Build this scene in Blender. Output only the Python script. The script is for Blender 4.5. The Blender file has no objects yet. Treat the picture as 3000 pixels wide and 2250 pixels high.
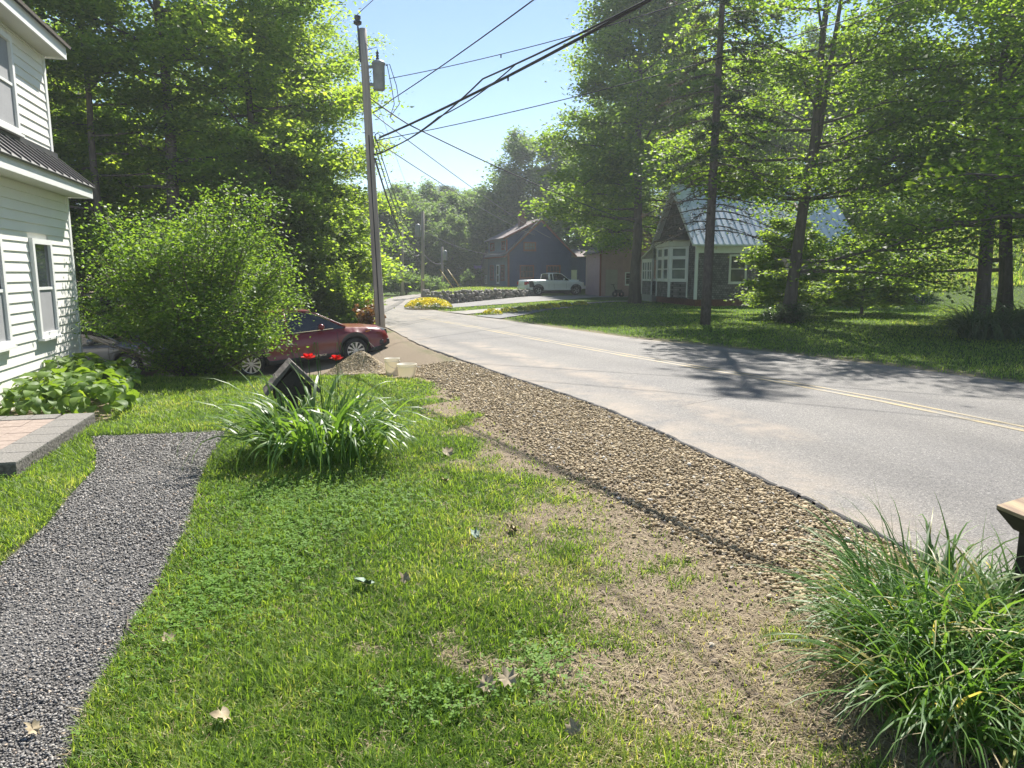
import bpy, math, random
import numpy as np
R = math.radians
HAZE = .0008
CAP = ((2.54, 3.58), (0.868, 0.496), (0.12, -0.993), 0.3, 0.3)
C = bpy.context.scene.collection
rng = np.random.default_rng(11)
random.seed(5)

# ------------------------------------------------------------------ materials
def newmat(name):
    m = bpy.data.materials.new(name); m.use_nodes = True
    nt = m.node_tree; b = nt.nodes['Principled BSDF']
    return m, nt, b
def N(nt, t, **kw):
    n = nt.nodes.new(t)
    for k, v in kw.items():
        if k in n.inputs: n.inputs[k].default_value = v
        else: setattr(n, k, v)
    return n
def L(nt, a, b): nt.links.new(a, b)
def ramp(nt, stops):
    r = nt.nodes.new('ShaderNodeValToRGB'); e = r.color_ramp.elements
    while len(e) > 1: e.remove(e[-1])
    e[0].position = stops[0][0]; e[0].color = (*stops[0][1], 1)
    for p, c in stops[1:]:
        x = e.new(p); x.color = (*c, 1)
    return r
def coords(nt, scale=None):
    tc = nt.nodes.new('ShaderNodeTexCoord'); o = tc.outputs['Object']
    if scale:
        mp = nt.nodes.new('ShaderNodeMapping'); mp.inputs['Scale'].default_value = scale
        L(nt, o, mp.inputs[0]); o = mp.outputs[0]
    return o
def surf(name, c1, c2, scale=6, rough=.7, bump=.0, bscale=None, detail=6, metal=0, stretch=None, spec=.5, coat=0):
    m, nt, b = newmat(name)
    co = coords(nt, stretch)
    n = N(nt, 'ShaderNodeTexNoise', Scale=scale, Detail=detail, Roughness=.65); L(nt, co, n.inputs['Vector'])
    r = ramp(nt, [(.3, c1), (.7, c2)]); L(nt, n.outputs['Fac'], r.inputs[0]); L(nt, r.outputs[0], b.inputs['Base Color'])
    b.inputs['Roughness'].default_value = rough; b.inputs['Metallic'].default_value = metal
    b.inputs['Specular IOR Level'].default_value = spec; b.inputs['Coat Weight'].default_value = coat
    if bump:
        n2 = N(nt, 'ShaderNodeTexNoise', Scale=bscale or scale * 4, Detail=5); L(nt, co, n2.inputs['Vector'])
        bp = N(nt, 'ShaderNodeBump', Strength=bump, Distance=.02); L(nt, n2.outputs['Fac'], bp.inputs['Height']); L(nt, bp.outputs[0], b.inputs['Normal'])
    return m
def leafmat(name, stops, trans, tf=.45, rough=.42, spec=.35):
    m, nt, b = newmat(name)
    a = N(nt, 'ShaderNodeAttribute', attribute_name='tint')
    oi = N(nt, 'ShaderNodeObjectInfo')
    ad = N(nt, 'ShaderNodeMath', operation='MULTIPLY_ADD'); L(nt, oi.outputs['Random'], ad.inputs[0]); ad.inputs[1].default_value = .14
    L(nt, a.outputs['Fac'], ad.inputs[2])
    r = ramp(nt, stops); L(nt, ad.outputs[0], r.inputs[0]); L(nt, r.outputs[0], b.inputs['Base Color'])
    b.inputs['Roughness'].default_value = rough; b.inputs['Specular IOR Level'].default_value = spec
    t = N(nt, 'ShaderNodeBsdfTranslucent')
    mx = N(nt, 'ShaderNodeMix', data_type='RGBA', blend_type='MULTIPLY'); mx.inputs[0].default_value = 1
    L(nt, r.outputs[0], mx.inputs[6]); mx.inputs[7].default_value = (*trans, 1)
    L(nt, mx.outputs[2], t.inputs['Color'])
    ms = N(nt, 'ShaderNodeMixShader'); ms.inputs[0].default_value = tf
    L(nt, b.outputs[0], ms.inputs[1]); L(nt, t.outputs[0], ms.inputs[2])
    L(nt, ms.outputs[0], nt.nodes['Material Output'].inputs['Surface'])
    return m
def tintmat(name, stops, rough=.8, bump=0, bscale=60):
    m, nt, b = newmat(name)
    a = N(nt, 'ShaderNodeAttribute', attribute_name='tint')
    r = ramp(nt, stops); L(nt, a.outputs['Fac'], r.inputs[0])
    n = N(nt, 'ShaderNodeTexNoise', Scale=bscale, Detail=4); L(nt, coords(nt), n.inputs['Vector'])
    mx = N(nt, 'ShaderNodeMix', data_type='RGBA', blend_type='MULTIPLY'); mx.inputs[0].default_value = .6
    rr = ramp(nt, [(.3, (.6, .6, .6)), (.7, (1.15, 1.12, 1.1))]); L(nt, n.outputs['Fac'], rr.inputs[0])
    L(nt, r.outputs[0], mx.inputs[6]); L(nt, rr.outputs[0], mx.inputs[7]); L(nt, mx.outputs[2], b.inputs['Base Color'])
    b.inputs['Roughness'].default_value = rough
    return m
M = {}
M['maple_leaf'] = leafmat('maple_leaf', [(0, (.036, .075, .017)), (.5, (.07, .13, .026)), (1, (.13, .2, .04))], (4.6, 3.9, 1.1), .53, .55, .2)
M['forest_leaf'] = leafmat('forest_leaf', [(0, (.055, .10, .028)), (.5, (.095, .16, .04)), (1, (.16, .225, .055))], (4.4, 3.8, 1.2), .55, .55, .2)
M['far_leaf'] = leafmat('far_leaf', [(0, (.06, .11, .04)), (.5, (.10, .17, .055)), (1, (.16, .23, .075))], (2.6, 2.4, 1.2), .46, .6, .2)
M['lilac_leaf'] = leafmat('lilac_leaf', [(0, (.036, .08, .016)), (.5, (.08, .155, .03)), (1, (.165, .26, .05))], (3.2, 2.8, 1.0), .45, .5, .25)
M['needle'] = leafmat('needle', [(0, (.04, .07, .035)), (.6, (.07, .11, .05)), (1, (.11, .15, .07))], (1.8, 1.7, 1), .3, .6)
M['dead_needle'] = leafmat('dead_needle', [(0, (.04, .05, .025)), (.6, (.07, .07, .04)), (1, (.13, .09, .06))], (1.5, 1.3, 1), .2, .7)
M['hosta_leaf'] = leafmat('hosta_leaf', [(0, (.07, .135, .028)), (.5, (.125, .215, .042)), (1, (.19, .285, .06))], (2.2, 2.0, .7), .4, .55, .3)
M['lily_leaf'] = leafmat('lily_leaf', [(0, (.045, .105, .024)), (.5, (.09, .18, .04)), (1, (.16, .26, .06))], (2.3, 2.1, .8), .42, .42, .35)
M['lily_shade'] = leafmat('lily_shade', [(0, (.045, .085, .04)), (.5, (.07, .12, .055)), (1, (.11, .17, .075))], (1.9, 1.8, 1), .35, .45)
M['grass'] = leafmat('grass_blade', [(0, (.06, .11, .022)), (.4, (.115, .20, .036)), (.72, (.20, .29, .06)), (1, (.42, .40, .20))], (2.1, 2.0, .8), .44, .5, .3)
M['tall_grass'] = leafmat('tall_grass_blade', [(0, (.04, .10, .028)), (.5, (.08, .17, .04)), (.92, (.14, .24, .06)), (1, (.40, .34, .15))], (2.2, 2.0, .8), .42, .45, .3)
M['clover'] = leafmat('clover_leaf', [(0, (.085, .18, .024)), (1, (.17, .30, .045))], (2, 2, .7), .4, .6, .2)
M['straw'] = leafmat('straw', [(0, (.2, .15, .09)), (.5, (.36, .29, .18)), (1, (.55, .47, .32))], (1, 1, 1), .15, .8, .1)
M['yellow_flower'] = leafmat('yellow_flower', [(0, (.12, .2, .03)), (.35, (.3, .33, .03)), (1, (.75, .62, .03))], (1.2, 1.2, .6), .35)
M['poppy'] = leafmat('poppy', [(0, (.25, .006, .012)), (1, (.62, .025, .02))], (1.6, 1.1, 1), .4)
M['russet_leaf'] = leafmat('russet_leaf', [(0, (.08, .06, .02)), (.5, (.2, .1, .04)), (1, (.3, .2, .06))], (1.8, 1.5, .8), .4)
M['dry_leaf'] = tintmat('dry_leaf', [(0, (.12, .065, .035)), (.5, (.33, .26, .15)), (1, (.44, .37, .24))], .7, bscale=90)
M['green_leaf'] = tintmat('fallen_green_leaf', [(0, (.11, .19, .12)), (1, (.2, .28, .21))], .6, bscale=90)
M['pebble'] = tintmat('pebble', [(0, (.15, .125, .09)), (.25, (.31, .24, .135)), (.7, (.43, .33, .185)), (.93, (.48, .40, .26)), (1, (.55, .52, .46))], .75)
M['chip'] = tintmat('stone_chip', [(0, (.065, .06, .055)), (.4, (.175, .165, .153)), (.75, (.32, .30, .275)), (.93, (.46, .44, .41)), (1, (.5, .39, .29))], .6)
M['fieldstone'] = tintmat('fieldstone', [(0, (.10, .09, .085)), (.5, (.22, .2, .185)), (1, (.4, .375, .35))], .85, bscale=5)
M['bark'] = surf('bark', (.065, .055, .046), (.16, .135, .115), 9, .9, .9, 14, stretch=(1, 1, .22))
M['bark_spruce'] = surf('bark_spruce', (.07, .055, .05), (.17, .14, .125), 14, .9, .9, 20, stretch=(1, 1, .5))
M['twig'] = surf('twig', (.09, .07, .055), (.2, .165, .135), 8, .9)
M['white_vinyl'] = surf('white_vinyl', (.76, .74, .69), (.81, .795, .745), 1.5, .45, .05, 12)
M['white_trim'] = surf('white_trim', (.73, .73, .71), (.8, .8, .78), 3, .5)
M['soffit'] = surf('soffit', (.62, .61, .57), (.7, .69, .65), 2, .6)
M['black_metal'] = surf('black_metal_roof', (.05, .05, .055), (.075, .072, .072), 3, .42, 0)
M['shingle_dark'] = surf('asphalt_shingle', (.09, .075, .06), (.2, .165, .13), 30, .9, .5)
M['screen'] = surf('insect_screen', (.27, .275, .285), (.34, .34, .35), 2, .75)
M['wood_dark'] = surf('weathered_wood', (.06, .05, .045), (.19, .165, .145), 10, .85, .6, 30, stretch=(1, .12, 1))
M['wood_top'] = surf('mossy_wood', (.2, .13, .09), (.46, .38, .22), 9, .85, .4, 30, stretch=(1, .15, 1))
M['wood_under'] = surf('near_black_wood', (.02, .015, .013), (.05, .035, .03), 8, .8, .3, 30, stretch=(1, .2, 1))  # near-black wood tone for posts, gable box and chamfer
M['pole_wood'] = surf('pole_wood', (.24, .21, .18), (.46, .41, .36), 7, .9, .5, 30, stretch=(1, 1, .06))
M['cable'] = surf('cable_black', (.012, .012, .014), (.03, .03, .033), 4, .6)
M['cable_grey'] = surf('cable_grey', (.1, .1, .105), (.2, .2, .2), 4, .5)
M['steel'] = surf('galvanised_steel', (.28, .3, .32), (.42, .43, .44), 8, .5, 0, metal=.3)
M['transformer'] = surf('transformer_paint', (.2, .225, .24), (.3, .325, .335), 5, .5)
M['insulator'] = surf('insulator_glaze', (.03, .03, .032), (.08, .075, .075), 4, .25)
M['yellow_plastic'] = surf('yellow_guard', (.5, .34, .05), (.62, .44, .08), 4, .5)
M['bucket'] = surf('bucket_plastic', (.74, .70, .60), (.82, .79, .71), 2.5, .45)
M['bucket'] = leafmat('pail_plastic', [(0, (.78, .74, .64)), (1, (.82, .79, .7))], (1.05, 1.03, .98), .4, .45, .4)
M['red_paint'] = surf('car_paint_red', (.15, .003, .006), (.175, .004, .007), 2, .3, coat=.4)
M['grey_paint'] = surf('car_paint_grey', (.075, .08, .088), (.09, .096, .105), 2, .3, coat=.8)
M['white_paint'] = surf('car_paint_white', (.72, .73, .74), (.77, .77, .77), 1, .3, coat=.6)
M['black_plastic'] = surf('black_plastic', (.015, .015, .016), (.03, .03, .032), 6, .55)
M['rubber'] = surf('tyre_rubber', (.012, .012, .013), (.028, .027, .026), 10, .8)
M['alloy'] = surf('alloy', (.6, .6, .6), (.7, .7, .69), 3, .3, metal=.6)
M['chrome'] = surf('chrome', (.7, .72, .74), (.8, .8, .82), 2, .15, metal=.9)
M['lamp_lens'] = surf('lamp_lens', (.5, .53, .56), (.75, .77, .8), 14, .1)
M['tail_lens'] = surf('tail_lens', (.3, .01, .012), (.45, .015, .02), 10, .15)
M['amber'] = surf('amber_lens', (.5, .16, .02), (.6, .22, .03), 10, .2)
M['blue_board'] = surf('blue_clapboard', (.026, .048, .15), (.038, .065, .19), 2, .8)
M['blue_lit'] = surf('blue_clapboard_lit', (.14, .165, .2), (.19, .215, .25), 2, .8)  # paler copy of the blue boards, grazing light put into the colour
M['rust_trim'] = surf('rust_red_trim', (.2, .055, .035), (.27, .08, .05), 3, .75)
M['grey_board'] = surf('grey_board', (.24, .235, .215), (.33, .32, .29), 3, .85, stretch=(8, 8, .5))
M['brown_roof'] = surf('brown_roof', (.13, .1, .095), (.22, .18, .17), 12, .9, .3)
M['brick'] = surf('old_brick', (.12, .05, .035), (.22, .1, .07), 9, .9, .6)
M['pink_board'] = surf('pink_clapboard', (.38, .25, .24), (.46, .31, .3), 2, .8)
M['beige_door'] = surf('beige_door', (.34, .30, .26), (.42, .38, .33), 2, .7)
M['cream_trim'] = surf('cream_trim', (.6, .59, .5), (.72, .71, .62), 2, .7)
M['tin_roof'] = surf('tin_roof', (.62, .66, .69), (.74, .77, .79), 1.2, .36, metal=.25)
M['red_base'] = surf('red_base_paint', (.16, .06, .05), (.26, .11, .09), 6, .85)
M['purple_sign'] = surf('purple_sign', (.08, .05, .16), (.2, .15, .3), 40, .6)
M['patio_block'] = surf('patio_block', (.13, .122, .11), (.27, .255, .235), 45, .95, .8, 60)
M['patio_rough'] = surf('split_block_face', (.035, .03, .028), (.2, .185, .165), 28, .95, 1, 30)
M['pink_paver'] = surf('pink_paver', (.23, .18, .15), (.34, .27, .23), 18, .9, .4, 60)
M['grill_black'] = surf('grill_enamel', (.012, .012, .013), (.02, .02, .02), 4, .25)
def glass(name, c=(.02, .025, .03), rough=.06):
    m, nt, b = newmat(name)
    n = N(nt, 'ShaderNodeTexNoise', Scale=1.3, Detail=2); L(nt, coords(nt), n.inputs['Vector'])
    r = ramp(nt, [(.35, c), (.7, tuple(min(1, x * 1.9 + .01) for x in c))]); L(nt, n.outputs['Fac'], r.inputs[0]); L(nt, r.outputs[0], b.inputs['Base Color'])
    bp = N(nt, 'ShaderNodeBump', Strength=.04, Distance=.05); L(nt, n.outputs['Fac'], bp.inputs['Height']); L(nt, bp.outputs[0], b.inputs['Normal'])
    b.inputs['Roughness'].default_value = rough; b.inputs['Specular IOR Level'].default_value = .8
    return m
M['glass'] = glass('window_glass'); M['car_glass'] = glass('car_glass', (.012, .014, .016), .04)
M['curtain_glass'] = glass('curtained_glass', (.13, .14, .145), .1)
def shake():
    m, nt, b = newmat('wood_shake')
    tc = nt.nodes.new('ShaderNodeTexCoord')
    sp = nt.nodes.new('ShaderNodeSeparateXYZ'); L(nt, tc.outputs['Object'], sp.inputs[0])
    ad = N(nt, 'ShaderNodeMath', operation='ADD'); L(nt, sp.outputs[0], ad.inputs[0]); L(nt, sp.outputs[1], ad.inputs[1])
    cb = nt.nodes.new('ShaderNodeCombineXYZ'); L(nt, ad.outputs[0], cb.inputs[0]); L(nt, sp.outputs[2], cb.inputs[1])
    k = N(nt, 'ShaderNodeTexBrick', Scale=1.0); k.inputs['Brick Width'].default_value = .16; k.inputs['Row Height'].default_value = .13
    k.inputs['Mortar Size'].default_value = .008; k.inputs['Color1'].default_value = (.14, .125, .125, 1); k.inputs['Color2'].default_value = (.27, .245, .245, 1); k.inputs['Mortar'].default_value = (.03, .027, .025, 1)
    L(nt, cb.outputs[0], k.inputs['Vector'])
    n = N(nt, 'ShaderNodeTexNoise', Scale=3, Detail=5); L(nt, tc.outputs['Object'], n.inputs['Vector'])
    mx = N(nt, 'ShaderNodeMix', data_type='RGBA', blend_type='MULTIPLY'); mx.inputs[0].default_value = .7
    rr = ramp(nt, [(.35, (.45, .45, .45)), (.65, (1.1, 1.08, 1.05))]); L(nt, n.outputs['Fac'], rr.inputs[0])
    L(nt, k.outputs['Color'], mx.inputs[6]); L(nt, rr.outputs[0], mx.inputs[7]); L(nt, mx.outputs[2], b.inputs['Base Color'])
    bp = N(nt, 'ShaderNodeBump', Strength=.7, Distance=.02); L(nt, k.outputs['Fac'], bp.inputs['Height']); bp.invert = True; L(nt, bp.outputs[0], b.inputs['Normal'])
    b.inputs['Roughness'].default_value = .9
    return m
M['shake'] = shake()

# ------------------------------------------------------------------ object helpers
def mesh_np(name, V, F, mat, parent=None, tint=None, smooth=False):
    V = np.asarray(V, np.float32).reshape(-1, 3); F = np.asarray(F, np.int32)
    me = bpy.data.meshes.new(name); n, k = F.shape
    me.vertices.add(len(V)); me.vertices.foreach_set('co', V.ravel())
    me.loops.add(n * k); me.loops.foreach_set('vertex_index', F.ravel())
    me.polygons.add(n); me.polygons.foreach_set('loop_start', np.arange(0, n * k, k, dtype=np.int32))
    if smooth: me.polygons.foreach_set('use_smooth', np.ones(n, bool))
    if tint is not None:
        a = me.attributes.new('tint', 'FLOAT', 'POINT'); a.data.foreach_set('value', np.asarray(tint, np.float32).ravel())
    me.update(calc_edges=True); me.validate()
    for m in (mat if isinstance(mat, (list, tuple)) else [mat]): me.materials.append(m)
    o = bpy.data.objects.new(name, me); C.objects.link(o); o.parent = parent
    return o
def tag(o, label=None, cat=None, group=None, kind=None):
    if label: o['label'] = label
    if cat: o['category'] = cat
    if group: o['group'] = group
    if kind: o['kind'] = kind
    return o
def thing(name, label, cat, loc=(0, 0, 0), rz=0, group=None, rx=0, ry=0):
    o = bpy.data.objects.new(name, None); C.objects.link(o); o.empty_display_size = .2
    o.location = loc; o.rotation_euler = (rx, ry, rz)
    return tag(o, label, cat, group)
def dup(root, loc, rz=0, sc=1, label=None, group=None):
    r = root.copy(); C.objects.link(r); r.location = loc; r.rotation_euler = (root.rotation_euler[0], root.rotation_euler[1], rz)
    r.scale = (sc, sc, sc) if not isinstance(sc, tuple) else sc
    if label: r['label'] = label
    if group: r['group'] = group
    for ch in list(root.children):
        c = ch.copy(); C.objects.link(c); c.parent = r
        for g in ch.children:
            d = g.copy(); C.objects.link(d); d.parent = c
    return r
class MB:
    def __init__(s): s.v = []; s.f = []; s.m = []
    def add(s, vs, fs, mi=0):
        b = len(s.v); s.v += [tuple(map(float, p)) for p in vs]; s.f += [tuple(b + i for i in f) for f in fs]; s.m += [mi] * len(fs); return s
    def box(s, c, d, rz=0, mi=0):
        x, y, z = c; a, b, h = d[0] / 2, d[1] / 2, d[2] / 2; co, si = math.cos(rz), math.sin(rz)
        vs = [(x + u * co - v * si, y + u * si + v * co, z + w) for w in (-h, h) for u, v in ((-a, -b), (a, -b), (a, b), (-a, b))]
        return s.add(vs, [(3, 2, 1, 0), (4, 5, 6, 7), (0, 1, 5, 4), (1, 2, 6, 5), (2, 3, 7, 6), (3, 0, 4, 7)], mi)
    def b2(s, x0, x1, y0, y1, z0, z1, mi=0): return s.box(((x0 + x1) / 2, (y0 + y1) / 2, (z0 + z1) / 2), (x1 - x0, y1 - y0, z1 - z0), 0, mi)
    def tube(s, pts, r, n=6, cap=True, mi=0):
        P = [np.array(p, float) for p in pts]; k = len(P); r = r if hasattr(r, '__len__') else [r] * k; vs = []
        for i in range(k):
            t = P[min(i + 1, k - 1)] - P[max(i - 1, 0)]; t = t / (np.linalg.norm(t) + 1e-9)
            up = np.array((0, 0, 1.)) if abs(t[2]) < .95 else np.array((1., 0, 0))
            u = np.cross(t, up); u /= np.linalg.norm(u) + 1e-9; w = np.cross(u, t)
            for j in range(n):
                a = 2 * math.pi * j / n; vs.append(P[i] + r[i] * (math.cos(a) * u + math.sin(a) * w))
        fs = [(i * n + j, i * n + (j + 1) % n, (i + 1) * n + (j + 1) % n, (i + 1) * n + j) for i in range(k - 1) for j in range(n)]
        if cap: fs += [tuple(range(n - 1, -1, -1)), tuple((k - 1) * n + j for j in range(n))]
        return s.add(vs, fs, mi)
    def prism(s, poly, z0, z1, mi=0):
        n = len(poly); vs = [(x, y, z0) for x, y in poly] + [(x, y, z1) for x, y in poly]
        return s.add(vs, [tuple(range(n - 1, -1, -1)), tuple(range(n, 2 * n))] + [(i, (i + 1) % n, n + (i + 1) % n, n + i) for i in range(n)], mi)
    def ext(s, prof, axis, a0, a1, mi=0):   # profile (p, q) extruded along x ('x': p->y) or y ('y': p->x)
        n = len(prof); vs = []
        for a in (a0, a1):
            for p, q in prof: vs.append((a, p, q) if axis == 'x' else (p, a, q))
        return s.add(vs, [tuple(range(n - 1, -1, -1)), tuple(range(n, 2 * n))] + [(i, (i + 1) % n, n + (i + 1) % n, n + i) for i in range(n)], mi)
    def lathe(s, prof, c=(0, 0, 0), n=20, axis='z', mi=0):
        vs = []; k = len(prof)
        for r, h in prof:
            for j in range(n):
                a = 2 * math.pi * j / n; x, y = r * math.cos(a), r * math.sin(a)
                vs.append((c[0] + x, c[1] + y, c[2] + h) if axis == 'z' else (c[0] + x, c[1] + h, c[2] + y))
        fs = [(i * n + j, i * n + (j + 1) % n, (i + 1) * n + (j + 1) % n, (i + 1) * n + j) for i in range(k - 1) for j in range(n)]
        return s.add(vs, fs, mi)
    def obj(s, name, mat, parent=None, smooth=False, bevel=0):
        me = bpy.data.meshes.new(name); me.from_pydata(s.v, [], s.f)
        for m in (mat if isinstance(mat, (list, tuple)) else [mat]): me.materials.append(m)
        me.polygons.foreach_set('material_index', s.m)
        if smooth: me.polygons.foreach_set('use_smooth', [True] * len(s.f))
        import bmesh
        bm = bmesh.new(); bm.from_mesh(me); bmesh.ops.recalc_face_normals(bm, faces=bm.faces); bm.to_mesh(me); bm.free()
        o = bpy.data.objects.new(name, me); C.objects.link(o); o.parent = parent
        if smooth and smooth != 'all':
            for e in me.edges: pass
        if bevel:
            b = o.modifiers.new('bevel', 'BEVEL'); b.width = bevel; b.segments = 2; b.limit_method = 'ANGLE'
        return o

def vnoise(x, y, s, seed=0):
    x = np.asarray(x) / s + seed * 17.3; y = np.asarray(y) / s + seed * 9.7
    xi, yi = np.floor(x), np.floor(y); fx, fy = x - xi, y - yi
    h = lambda a, b: np.modf(np.abs(np.sin(a * 127.1 + b * 311.7 + seed * 3.1) * 43758.5453))[0]
    fx = fx * fx * (3 - 2 * fx); fy = fy * fy * (3 - 2 * fy)
    return (h(xi, yi) * (1 - fx) + h(xi + 1, yi) * fx) * (1 - fy) + (h(xi, yi + 1) * (1 - fx) + h(xi + 1, yi + 1) * fx) * fy
def fbm(x, y, s, seed=0): return (vnoise(x, y, s, seed) + .5 * vnoise(x, y, s / 2.1, seed + 1) + .25 * vnoise(x, y, s / 4.3, seed + 2)) / 1.75
def sst(a, b, x):
    t = np.clip((np.asarray(x, float) - a) / (b - a), 0, 1); return t * t * (3 - 2 * t)
def inpoly(x, y, poly):
    x = np.asarray(x, float); y = np.asarray(y, float); r = np.zeros(x.shape, bool); n = len(poly)
    for i in range(n):
        x0, y0 = poly[i]; x1, y1 = poly[(i + 1) % n]
        if y0 == y1: continue
        c = ((y0 > y) != (y1 > y)) & (x < (x1 - x0) * (y - y0) / (y1 - y0) + x0); r ^= c
    return r
def pdist(x, y, line):
    x = np.asarray(x, float); y = np.asarray(y, float); d = np.full(x.shape, 1e9)
    for (x0, y0), (x1, y1) in zip(line[:-1], line[1:]):
        dx, dy = x1 - x0, y1 - y0; t = np.clip(((x - x0) * dx + (y - y0) * dy) / (dx * dx + dy * dy), 0, 1)
        d = np.minimum(d, np.hypot(x - x0 - t * dx, y - y0 - t * dy))
    return d

# ------------------------------------------------------------------ plan of the ground
NEAR = [(4.6, -2), (3.6, 2.2), (2.8, 5.3), (2.56, 6.37), (2.1, 7.96), (1.35, 10.52), (-.05, 13.66), (-2.62, 19.96), (-4.0, 24.4), (-6.2, 31), (-9.5, 37), (-15, 43), (-30, 50)]
FARE = [(14.5, -2), (11.5, 7), (9.33, 12.78), (8.33, 15.02), (6.87, 17.65), (4.1, 21.36), (1.61, 26.32), (-.53, 31.1), (-3.4, 36.6), (-5.9, 43.3), (-6.0, 50), (-4.6, 58), (-1, 72), (6, 92), (2.5, 94), (-5, 78), (-9, 64), (-14, 59.5), (-34, 62)]
ROAD = NEAR + FARE[::-1]
PATH = [(-3.66, 9.0), (-3.32, 7.54), (-2.9, 6.3), (-2.55, 5.3), (-2.28, 4.24), (-2.02, 3.14), (-1.83, 2.63), (-1.5, 1.2), (-2.8, 1.2), (-3.4, 3.4), (-3.58, 4.72), (-3.77, 5.51), (-4.1, 6.4), (-4.34, 7.17), (-4.75, 7.9), (-5.25, 8.65)]
PATIO = [(-5.59, 9.34), (-4.91, 6.82), (-6.35, 6.43), (-7.2, 8.97)]
GL = [(2.1, 3.0), (1.64, 4.45), (1.12, 5.62), (.46, 7.35), (-.29, 9.51), (-1.43, 13.06), (-2.5, 14.6), (-3.3, 15.3)]
GRAV = GL + [(-3.2, 16.0), (-2.3, 16.2), (-1.35, 16.05), (-.95, 15.7), (-.12, 13.66), (1.3, 10.52), (2.05, 7.96), (2.5, 6.37), (2.74, 5.3), (3.3, 3.0)]
HOSTABED = [(-5.5, 9.5), (-7.15, 9.0), (-8.4, 13.4), (-7.3, 13.3)]
SAND = [(-3.2, 15.9), (-.9, 15.7), (-2.6, 20), (-3.9, 24.4), (-5.2, 24), (-4.6, 22.2), (-12, 22.5), (-14, 17), (-6.0, 14.6)]
DRIVES = [[(-5.9, 43.3), (-3.45, 41.2), (6.87, 59), (14, 60), (14, 66), (9, 66), (0.6, 61), (-4.4, 47.5)],
          [(-3.5, 36.8), (-2.2, 34.6), (1.46, 41.6), (7.2, 49.9), (9, 50.2), (8.4, 51.6), (7.2, 51.2), (.6, 42.8), (-3.1, 36.9)],
          [(-.53, 31.2), (-1.67, 33.1), (1.2, 39.2), (3.4, 42.4), (3.7, 42.0), (1.9, 38.4), (.8, 34.6)]]
NX = np.array([p[0] for p in NEAR]); NY = np.array([p[1] for p in NEAR])
def edge_x(y): return np.interp(y, NY, NX)
def zg(x, y):
    x = np.asarray(x, float); y = np.asarray(y, float)
    d = (edge_x(y) - x)
    prof = np.interp(d, [0, .5, 1.0, 2.2, 4.8, 8.8, 14], [0, 0, -.1, -.42, -.68, -1.02, -1.15])
    w = sst(13.3, 17.0, y + .0 * x) * (1 - sst(28, 40, y))
    z = prof * w
    t = np.maximum(0, (y - 47) + .35 * (x - 18))
    z = z + 9 * sst(0, 42, t) * sst(14, 26, x)
    z = z + .03 * (fbm(x, y, 1.7, 4) - .5) * (1 - sst(20, 40, y))

    return z * 1.0
def gz(x, y): return float(zg(np.array([x]), np.array([y]))[0])

def lush(x, y):   # how thickly the lawn grows, 0 bare .. 1 dense
    d = pdist(x, y, GL)
    bw = np.clip(.28 + (9.5 - y) * .17, .22, 1.5)
    n = fbm(x, y, .55, 7) - .5; n2 = fbm(x, y, 1.3, 3) - .5
    near = sst(bw * .35, bw * 1.9, d + n * 1.5 + n2 * .9)
    pn = pdist(x, y, PATH + PATH[:1])
    near = near * sst(-.10, .05, pn + .22 * n)
    scr = sst(.33, .52, fbm(x, y, .6, 12) + .5 * (fbm(x, y, .16, 14) - .5) + .20 * sst(3.2, 5.5, y) + .3 * sst(.2, 1.4, -x))
    tuft = sst(.56, .70, fbm(x, y, .28, 33)) * sst(.05, .3, d)
    return np.maximum(near * (.30 + .70 * scr), .55 * tuft * (y < 14))
def on_lawn(x, y):
    r = inpoly(x, y, ROAD) | inpoly(x, y, PATH) | inpoly(x, y, PATIO) | inpoly(x, y, GRAV) | inpoly(x, y, SAND)
    for d in DRIVES: r |= inpoly(x, y, d)
    r |= (pdist(x, y, NEAR) < .16) & (y < 20)
    r |= ((x + 8.3) * .963 + (y - 13.6) * .27 < 0) & (y < 13.6)
    return ~r

def axis(parts):
    a = [np.arange(p, q, s) for p, q, s in parts]; return np.concatenate(a + [[parts[-1][1]]])
gx = axis([(-220, -100, 40), (-100, -30, 7), (-30, -9, .7), (-9, 5, .09), (5, 20, .4), (20, 60, 1.5), (60, 120, 8), (120, 220, 25)])
gy = axis([(-60, -4, 8), (-4, 1.5, .6), (1.5, 14, .09), (14, 27, .3), (27, 62, 1.0), (62, 130, 4), (130, 330, 40)])
GX, GY = np.meshgrid(gx, gy); fx, fy = GX.ravel(), GY.ravel()
GZ = zg(fx, fy)
inroad = inpoly(fx, fy, ROAD)
GZ = np.where(inroad, np.minimum(GZ, -.03), GZ)
inp = inpoly(fx, fy, PATH); GZ = np.where(inp, GZ - .035, GZ)
nx, ny = len(gx), len(gy)
ii = (np.arange(ny - 1)[:, None] * nx + np.arange(nx - 1)[None]).ravel()
F = np.stack([ii, ii + 1, ii + nx + 1, ii + nx], 1)
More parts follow.
